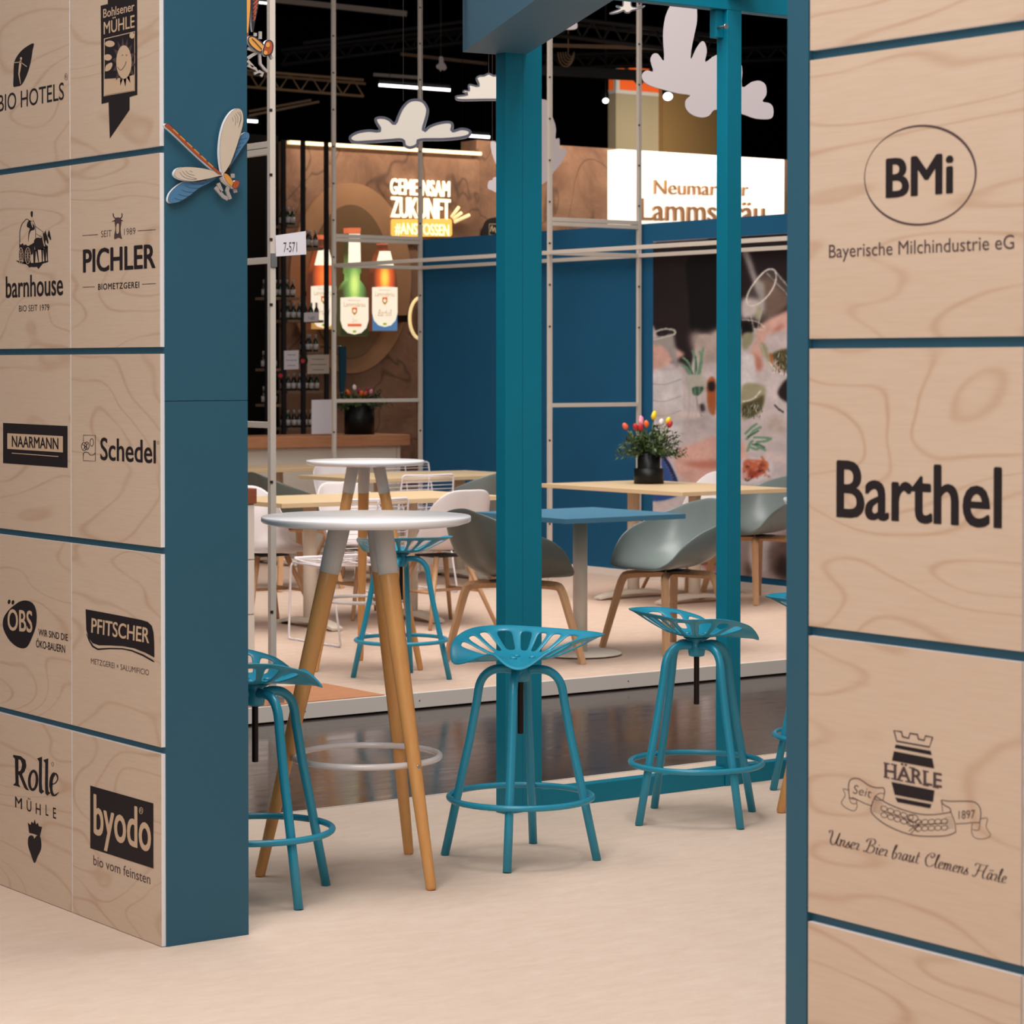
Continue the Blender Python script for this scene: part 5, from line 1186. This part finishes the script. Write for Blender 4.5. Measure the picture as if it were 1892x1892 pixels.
# ================================================================== hanging clouds
M_cl = mat('cloud_cream_face', rgb(210, 202, 191), 0.7); M_clg = mat('cloud_slate_rim', rgb(74, 76, 90), 0.7); M_clb = mat('cloud_bare_back', rgb(190, 180, 182), 0.7); M_cle = mat('cloud_white_edge', rgb(236, 234, 236), 0.6)
M_thread = mat('hanging_thread', rgb(90, 84, 80), 0.8)
def cloud(label, D, outline, style, k=4, rim=5.0, wire=None, th=0.02, sm=True):
    f = onD(D); pts = smoothpts(outline, k) if sm else outline; fw = Vector((_vx, _vy, 0))
    c = f(sum(p[0] for p in pts) / len(pts), sum(p[1] for p in pts) / len(pts))
    t = thing('cloud_cutout', label, 'decoration', tuple(c), group='hanging cloud cut-outs')
    MB().solid(f, pts, fw * th, 0, 1).build('cutout', [M_clg if style == 'rim' else M_clb, M_cle], t, world=True)
    if style == 'rim': MB().fill(lambda x, y: f(x, y) - fw * 0.0012, [offset_poly(pts, rim)]).build('cream_face', M_cl, t, world=True)
    if wire is None: wire = [pts[min(range(len(pts)), key=lambda i: pts[i][1])]]
    for wx in wire:
        p = f(*wx) + fw * th / 2; q = Vector((p.x, p.y, 7.55)); MB().tube([p, q], 0.0008 * D / 8, 4).build('thread', M_thread, t, world=True)
    return t
z = zoomed(440, 0, 3.942)
cloud('cream cloud cut-out with a slate outline hanging before the lattice bay', 12.5, z([(808, 1020), (815, 985), (870, 955), (950, 942), (1022, 945), (1000, 900), (992, 865), (1020, 848), (1070, 850), (1110, 868), (1138, 890), (1160, 840), (1190, 780), (1240, 730), (1300, 718), (1355, 735), (1388, 790), (1382, 850), (1358, 938), (1390, 915), (1450, 892), (1520, 880), (1562, 890), (1570, 920), (1568, 945), (1620, 930), (1670, 935), (1698, 955), (1690, 990), (1640, 1010), (1560, 1020), (1480, 1025), (1330, 1028), (1318, 1050), (1290, 1075), (1245, 1085), (1205, 1065), (1190, 1028), (1100, 1032), (950, 1042), (850, 1045)]), 'rim', wire=[(745, 186), (779, 186)])
cloud('cream cloud cut-out with a dark outline peeking out behind the deep beam post', 13.5, z([(1578, 710), (1590, 695), (1660, 685), (1635, 668), (1645, 655), (1675, 655), (1672, 625), (1690, 610), (1745, 620), (1730, 570), (1755, 548), (1790, 545), (1825, 530), (1860, 545), (1880, 545), (1930, 560), (1960, 600), (1990, 610), (2040, 640), (2060, 700), (2000, 730), (1800, 732), (1640, 735), (1590, 728)]), 'rim', rim=3.6)
z = zoomed(1000, 0, 3.942)
cloud('big pale grey cloud cut-out hanging upright behind the single teal post', 11.5, z([(950, 20), (905, 120), (888, 260), (896, 440), (850, 392), (812, 395), (796, 440), (818, 520), (770, 512), (735, 540), (745, 590), (800, 625), (900, 655), (1000, 680), (1085, 692), (1052, 730), (1055, 790), (1100, 835), (1170, 855), (1225, 840), (1262, 800), (1350, 800), (1460, 828), (1560, 862), (1660, 866), (1690, 840), (1688, 780), (1660, 750), (1612, 738), (1640, 690), (1635, 620), (1590, 588), (1530, 598), (1462, 632), (1462, 480), (1380, 420), (1275, 400), (1196, 452), (1206, 380), (1196, 320), (1170, 300), (1130, 350), (1092, 430), (1094, 360), (1118, 240), (1135, 150), (1133, 40), (1120, -60), (1000, -60)]), 'plain', k=3)
cloud('small cream cloud cut-out high against the teal top rail', 13.0, z([(498, 92), (540, 75), (570, 62), (545, 50), (548, 38), (590, 42), (598, 0), (655, -10), (660, 42), (700, 50), (755, 38), (745, 55), (690, 72), (660, 80), (640, 95), (610, 92), (600, 80), (560, 95), (510, 103)]), 'rim', rim=2.0, th=0.012)
z = zoomed(840, 0, 3.942)
cloud('tall white cloud cut-out standing out beside the double teal post', 18.8, z([(600, 740), (650, 725), (680, 745), (705, 830), (732, 905), (738, 950), (735, 1010), (762, 1010), (768, 1080), (800, 1078), (815, 1110), (780, 1180), (725, 1250), (680, 1310), (600, 1360), (560, 1300), (560, 900)]), 'plain')
cloud('narrow grey cloud cut-out edge left of the double teal post', 15.0, z([(262, 1040), (280, 1028), (300, 1040), (340, 1100), (340, 1260), (300, 1190), (270, 1110)]), 'plain')
cloud('small grey cloud cut-out just left of the double teal post', 15.5, z([(240, 1350), (250, 1318), (275, 1310), (280, 1295), (310, 1290), (340, 1320), (340, 1390), (300, 1400), (270, 1385), (245, 1375)]), 'plain')
cloud('small white cloud cut-out edge under the deep beam', 17.0, z([(800, 190), (850, 175), (880, 155), (894, 175), (890, 205), (850, 215), (800, 210)]), 'plain')
z = zoomed(440, 0, 3.942)
cloud('tiny white cloud cut-out hanging under the dark roof', 24.0, z([(1465, 415), (1490, 415), (1498, 455), (1510, 470), (1518, 495), (1500, 512), (1485, 505), (1475, 520), (1464, 505), (1445, 495), (1443, 475), (1462, 460)]), 'plain')

# ================================================================== dragonflies
M_dw = mat('dragonfly_cream', rgb(208, 192, 172), 0.6); M_db = mat('dragonfly_blue', rgb(74, 124, 164), 0.6); M_do = mat('dragonfly_orange', rgb(214, 150, 66), 0.6); M_dr = mat('dragonfly_rust', rgb(168, 76, 42), 0.6); M_dk = mat('dragonfly_outline', rgb(46, 42, 58), 0.6); M_dleg = mat('dragonfly_leg', rgb(168, 158, 152), 0.6)
YD = 5.858; z = zoomed(290, 170, 7.885)
t = thing('dragonfly_cutout', 'dragonfly cut-out with cream and blue wings fixed on the blue wall end', 'decoration', tuple(onY(YD)(390, 300)))
def cut(name, pts, face, parent, Y, th=0.012, rim=0.5, k=4, edge=M_cle, out=M_dk, world=True):
    p = smoothpts(pts, k) if k > 1 else pts
    o = MB().solid(onY(Y), p, (0, th, 0), 0, 1).build(name, [out, edge], parent, world=world)
    MB().fill(onY(Y - 0.0006), [offset_poly(p, rim)]).build('painted_face', face, o, world=False if False else world)
    return o
def lines(o, Y, L, w_=0.55, m_=M_dk):
    m = MB()
    for l in L: m.stroke(onY(Y - 0.0011), smoothpts(l, 4, False), w_)
    m.build('painted_lines', m_, o, world=True)
w1 = cut('wing', z([(960, 1190), (925, 1050), (912, 850), (935, 620), (990, 430), (1080, 290), (1170, 238), (1230, 260), (1258, 340), (1255, 470), (1200, 680), (1110, 950), (1040, 1100)]), M_dw, t, YD)
lines(w1, YD, [z(l) for l in ([(1100, 370), (1112, 430)], [(1125, 340), (1150, 400), (1140, 490)], [(1145, 310), (1180, 380), (1172, 450)], [(1170, 290), (1220, 370), (1190, 520)], [(1205, 285), (1230, 370), (1195, 500)])])
w2 = cut('wing', z([(1060, 1100), (1110, 960), (1170, 780), (1225, 630), (1300, 585), (1345, 610), (1340, 690), (1260, 800), (1180, 920), (1090, 1060)]), M_db, t, YD + 0.010, th=0.010)
lines(w2, YD + 0.010, [z([(1195 - 28 * i, 690 + 70 * i), (1240 - 25 * i, 690 + 62 * i), (1310 - 44 * i, 670 + 62 * i)]) for i in range(5)])
w3 = cut('wing', z([(960, 1205), (800, 1140), (600, 1100), (400, 1090), (290, 1120), (252, 1190), (290, 1250), (400, 1290), (540, 1300), (700, 1275), (850, 1240)]), M_dw, t, YD)
lines(w3, YD, [z(l) for l in ([(330, 1165), (380, 1230), (480, 1270), (580, 1270)], [(370, 1150), (430, 1215), (530, 1250), (580, 1262)], [(420, 1145), (460, 1190), (550, 1215)], [(480, 1150), (520, 1165)])])
w4 = cut('wing', z([(880, 1245), (760, 1270), (600, 1300), (430, 1300), (300, 1360), (190, 1470), (160, 1580), (210, 1620), (330, 1600), (480, 1510), (620, 1400), (760, 1330)]), M_db, t, YD + 0.010, th=0.010)
lines(w4, YD + 0.010, [z([(430 - 55 * i + 40, 1300 + 62 * i), (500 - 50 * i + 40, 1340 + 58 * i), (650 - 60 * i + 40, 1345 + 58 * i)]) for i in range(5)] + [z([(560, 1300), (640, 1330), (740, 1320)]), z([(680, 1285), (740, 1305), (800, 1290)])])
ta = cut('tail', z([(118, 470), (150, 455), (190, 475), (300, 580), (500, 780), (700, 970), (880, 1130), (945, 1190), (900, 1200), (820, 1140), (600, 950), (400, 760), (200, 570), (120, 505)]), M_dr, t, YD - 0.002, k=2, rim=0.8)
m = MB()
for i in range(6):
    a = 0.09 + i * 0.14; b = a + 0.1; P = lambda u: (170 + 730 * u, 480 + 690 * u); m.stroke(onY(YD - 0.0032), z([P(a), P(b)]), 2.2)
m.build('painted_segments', M_do, ta, world=True)
cut('thorax', z([(965, 1190), (1020, 1190), (1080, 1250), (1120, 1330), (1100, 1380), (1040, 1340), (990, 1270)]), M_do, t, YD - 0.004, rim=0.7)
cut('head', z([(1105, 1330), (1140, 1290), (1190, 1290), (1205, 1330), (1180, 1390), (1130, 1410), (1095, 1390)]), M_dr, t, YD - 0.004, rim=0.6)
for L in ([(930, 1240), (950, 1290), (1020, 1350)], [(1045, 1350), (1020, 1440), (1065, 1560)], [(890, 1330), (940, 1450)], [(850, 1390), (960, 1520), (1030, 1560)], [(1100, 1190), (1105, 1250)], [(1130, 1410), (1145, 1465)]):
    p = [onY(YD + 0.004)(*q) for q in z(L)]; MB().tube(p, 1.0, flat=(0.0022, 0.005)).build('leg', M_dleg, t, world=True)
# fixings behind, touching the wall end
MB().box((3.26, 5.8695, 2.0), (3.29, 5.8835, 2.03)).box((3.33, 5.8695, 2.02), (3.36, 5.8835, 2.05)).build('spacer', M_clip, t, world=True)
# second dragonfly, hanging in the air beyond the wall end
YE = 7.7; z = zoomed(440, 0, 11.82)
t = thing('dragonfly_cutout', 'orange dragonfly cut-out hanging in the air above, partly behind the blue wall end', 'decoration', tuple(onY(YE)(475, 80)))
cut('wing', z([(-40, -500), (60, -700), (200, -640), (270, -300), (290, -50), (285, 200), (255, 560), (230, 760), (200, 770), (60, 500), (-30, 0)]), M_do, t, YE, k=3, rim=2.0)
w5 = cut('wing', z([(300, 640), (285, 300), (300, -100), (380, -420), (470, -460), (500, -300), (460, 0), (420, 240), (370, 480), (330, 680)]), M_dk, t, YE + 0.012, th=0.01, k=3, rim=1.0)
lines(w5, YE + 0.012, [z([(325, 130 + 90 * i + 60), (380 - 6 * i, 110 + 90 * i + 20), (430 - 22 * i, 60 + 90 * i)]) for i in range(-4, 4)], 3.0, M_dr)
cut('tail', z([(300, 820), (240, 900), (-100, 650), (-500, 380), (-480, 330), (0, 640)]), M_dr, t, YE, k=2, rim=1.6)
cut('thorax', z([(225, 800), (330, 780), (440, 850), (560, 960), (590, 1060), (500, 1150), (400, 1120), (280, 1020), (210, 900)]), M_do, t, YE - 0.004, rim=2.6)
cut('head', z([(560, 1000), (600, 900), (680, 870), (750, 910), (775, 1010), (750, 1150), (700, 1200), (600, 1230), (540, 1160), (540, 1080)]), M_dr, t, YE - 0.006, rim=2.4)
m = MB(); m.stroke(onY(YE - 0.0062), z([(300, 840), (380, 920), (520, 1080)]), 1.6); m.stroke(onY(YE - 0.0062), z([(240, 930), (300, 1010), (420, 1110)]), 1.4); m.build('painted_lines', M_dk, t, world=True)
m = MB(); m.fill(onY(YE - 0.0075), [z(ell(650, 980, 45, 55, 14))]); m.fill(onY(YE - 0.0075), [z(ell(600, 1150, 42, 46, 14))]); m.build('eyes', M_do, t, world=True)
for L in ([(380, 1120), (210, 1060)], [(440, 1130), (300, 1210), (200, 1280)], [(200, 1330), (320, 1460)], [(460, 1150), (480, 1400), (560, 1500), (640, 1570)], [(210, 1430), (370, 1500), (420, 1580), (340, 1610)], [(450, 1560), (530, 1600), (490, 1670)], [(690, 1200), (740, 1290)], [(480, 690), (480, 850)], [(370, 720), (370, 790)]):
    p = [onY(YE + 0.004)(*q) for q in z(L)]; MB().tube(p, 1.0, flat=(0.004, 0.005)).build('leg', M_dleg, t, world=True)
p = onY(YE)(470, 60); MB().tube([(p.x, YE + 0.006, 2.6), (p.x, YE + 0.006, 7.55)], 0.0008, 4).build('thread', M_thread, t, world=True)

# ================================================================== hall roof: trusses, tube lamps, spots, tower
M_tr = mat('dark_bronze_truss', rgb(150, 118, 88), 0.6); M_tr2 = mat('black_truss', rgb(30, 24, 22), 0.6)
def truss(label, D, p0, p1, hpx, n, mm, r=0.025):
    a, b = onD(D)(*p0), onD(D)(*p1); f = onD(D); t = thing('roof_truss', label, 'truss', tuple(a), group='roof trusses')
    dz = Vector((0, 0, hpx * D / FPX)); fw = Vector((_vx, _vy, 0)) * 0.35
    for o_ in (Vector((0, 0, 0)), dz, dz + fw): MB().tube([a + o_, b + o_], r, 6).build('chord', mm, t, world=True)
    for i in range(n):
        u0, u1, u2 = i / n, (i + .5) / n, (i + 1) / n; q = MB().tube([a.lerp(b, u0), a.lerp(b, u1) + dz, a.lerp(b, u2)], r * 0.6, 5, caps=False); q.build('brace', mm, t, world=True)
    return t
truss('bronze roof truss ending above the stone booth, behind the cream uprights', 26, (400, 156), (672, 178), 30, 7, M_tr, 0.016)
truss('dark roof truss behind the cream lattice upright and orange tower top', 24, (1000, 62), (1340, 102), 34, 9, M_tr2)
truss('dark roof truss high under the ceiling, beyond the hanging clouds', 30, (520, 120), (1000, 60), 26, 12, M_tr2, 0.03)
truss('dark roof truss seen through the teal frame', 30, (1000, 128), (1500, 108), 24, 12, M_tr2, 0.03)
def beam(p0, p1, D, w_, mm, label):
    o = MB().tube([onD(D)(*p0), onD(D)(*p1)], 1.0, flat=(w_, w_)).build('roof_beam', mm); tag(o, label, 'beam')
M_rb = mat('grey_roof_beam', rgb(176, 158, 146), 0.7); M_rb2 = mat('maroon_roof_panel', rgb(42, 24, 20), 0.8)
beam((470, -4), (752, 26), 28, 0.03, M_rb, 'pale roof beam high between the cream uprights')
beam((690, 138), (780, 144), 31, 0.02, M_rb, 'short grey roof bar above the tube lamp')
beam((460, 214), (590, 188), 27, 0.012, M_tr, 'thin slanting cable tray under the roof truss')
beam((460, 206), (575, 185), 27.4, 0.012, M_tr, 'thin upper cable tray under the roof truss')
beam((560, 80), (860, 40), 33, 0.02, M_tr2, 'dark roof bar crossing behind the lattice')
beam((740, 100), (900, 118), 33, 0.02, M_tr, 'thin bronze roof bar left of the deep beam')
beam((1020, 84), (1260, 90), 25, 0.018, M_tr, 'bronze pipe under the dark truss')
beam((1000, 131), (1200, 140), 26, 0.05, M_tr2, 'black duct passing before the orange tower top')
M_tube = mat('lit_tube', rgb(255, 250, 250), 0.5, emit=4.0)
def lamp(p0, p1, D, label):
    a, b = onD(D)(*p0), onD(D)(*p1); t = thing('tube_lamp', label, 'lamp', tuple(a), group='white tube lamps')
    MB().tube([a, b], 0.016 * D / 30, 8).build('tube', M_tube, t, world=True)
    for u in (0.15, 0.85): q = a.lerp(b, u); MB().tube([q + Vector((0, 0, 0.05)), Vector((q.x, q.y, 7.6))], 0.004, 4).build('cable', M_tr2, t, world=True)
    up = Vector((0, 0, 0.05)); MB().tube([a + up, b + up], 1.0, flat=(0.02, 0.012)).build('housing', M_tr2, t, world=True)
lamp((700, 157), (832, 166.5), 30, 'long white tube lamp above the cloud with the slate outline')
lamp((846, 249.5), (905, 253.5), 32, 'white tube lamp partly behind the cream cloud tip')
lamp((445, 222.5), (476, 224.5), 32, 'short white tube lamp at the edge of the blue wall end')
lamp((470, 3), (500, 5.8), 30, 'white tube lamp at the top behind the cream upright')
def spot(px, py, D, label, r=0.035, rx=1):
    f = onD(D); c = f(px, py); t = thing('spot_lamp', label, 'lamp', tuple(c), group='white spot lamps')
    m = MB(); m.lathe([(r * 0.6, 0.0), (r, 0.05), (r, 0.16)], 16)
    ax = Vector((-_vx * 0.8, -_vy * 0.8, -0.6)).normalized(); q = Vector((0, 0, -1)).rotation_difference(ax).to_matrix()
    m.v = [tuple(c - ax * 0.0 + q @ Vector((v[0] * 1, v[1] * 1, v[2]))) for v in m.v]; m.build('housing', M_tr2, t, world=True)
    m = MB(); m.lathe([(r * 0.9 * rx, -0.002), (0, -0.004)], 16); m.v = [tuple(c + q @ Vector(v)) for v in m.v]; m.build('lens', M_tube, t, world=True)
    MB().tube([c, Vector((c.x, c.y, 7.55))], 0.008, 5).build('stem', M_tr2, t, world=True)
spot(1234, 178, 24, 'bright spot lamp in front of the beige tower', 0.05)
spot(1119, 186, 26, 'small spot lamp left of the beige tower', 0.035)
# tower with orange top
f = onY(27.0); t = thing('booth_tower', 'beige tower with an orange and white top rising behind the light box', 'tower', tuple(f(1220, 200)))
a = f(1138, 172); c = f(1316, 172)
zt = a.z; M_tw = mat('beige_tower', rgb(186, 170, 140), 0.8); M_tw2 = mat('ochre_tower', rgb(150, 116, 70), 0.8); M_orng = mat('orange_panel', rgb(236, 96, 36), 0.7, emit=0.35); M_whp = mat('white_panel', rgb(232, 226, 220), 0.7)
mid = f(1217, 172)
MB().box((a.x, 27.0, 0.004), (mid.x, 27.17, zt)).build('shaft', M_tw, t, world=True)
MB().box((mid.x + 0.002, 26.9, 0.004), (c.x, 27.12, zt + 0.1)).build('shaft', M_tw2, t, world=True)
top = f(1138, 122).z
MB().box((a.x, 27.0, zt + 0.001), (mid.x, 27.17, zt + 0.05)).box((a.x, 26.995, zt + 0.05), (a.x + 0.06, 27.05, top)).build('white_frame', M_whp, t, world=True)
MB().box((a.x + 0.061, 27.0, zt + 0.052), (mid.x, 27.16, top)).box((a.x + 0.001, 27.051, zt + 0.052), (a.x + 0.06, 27.16, top)).build('orange_box', M_orng, t, world=True)
MB().tube([f(1152, 120), f(1180, 158), f(1210, 120)], 0.03, 6).build('crossed_bars', M_tr2, t, world=True)
# coiled cable hanging from the roof
m = MB()
for k in range(5):
    m.tube([onD(24 + 0.03 * k)(1046 + 2.2 * k + (15 - 2.4 * k) * math.cos(a), 96 + (27 - 4.5 * k) * math.sin(a)) for a in [math.pi * i / 12 for i in range(13)]], 0.006, 5)
q = onD(24)(1050, 96); m.tube([q, Vector((q.x, q.y, 7.6))], 0.006, 5)
o = m.build('cable_coil', M_tr); o['kind'] = 'stuff' if False else ''; del o['kind']; tag(o, 'coil of bronze cable hanging beside the cream upright', 'cable')
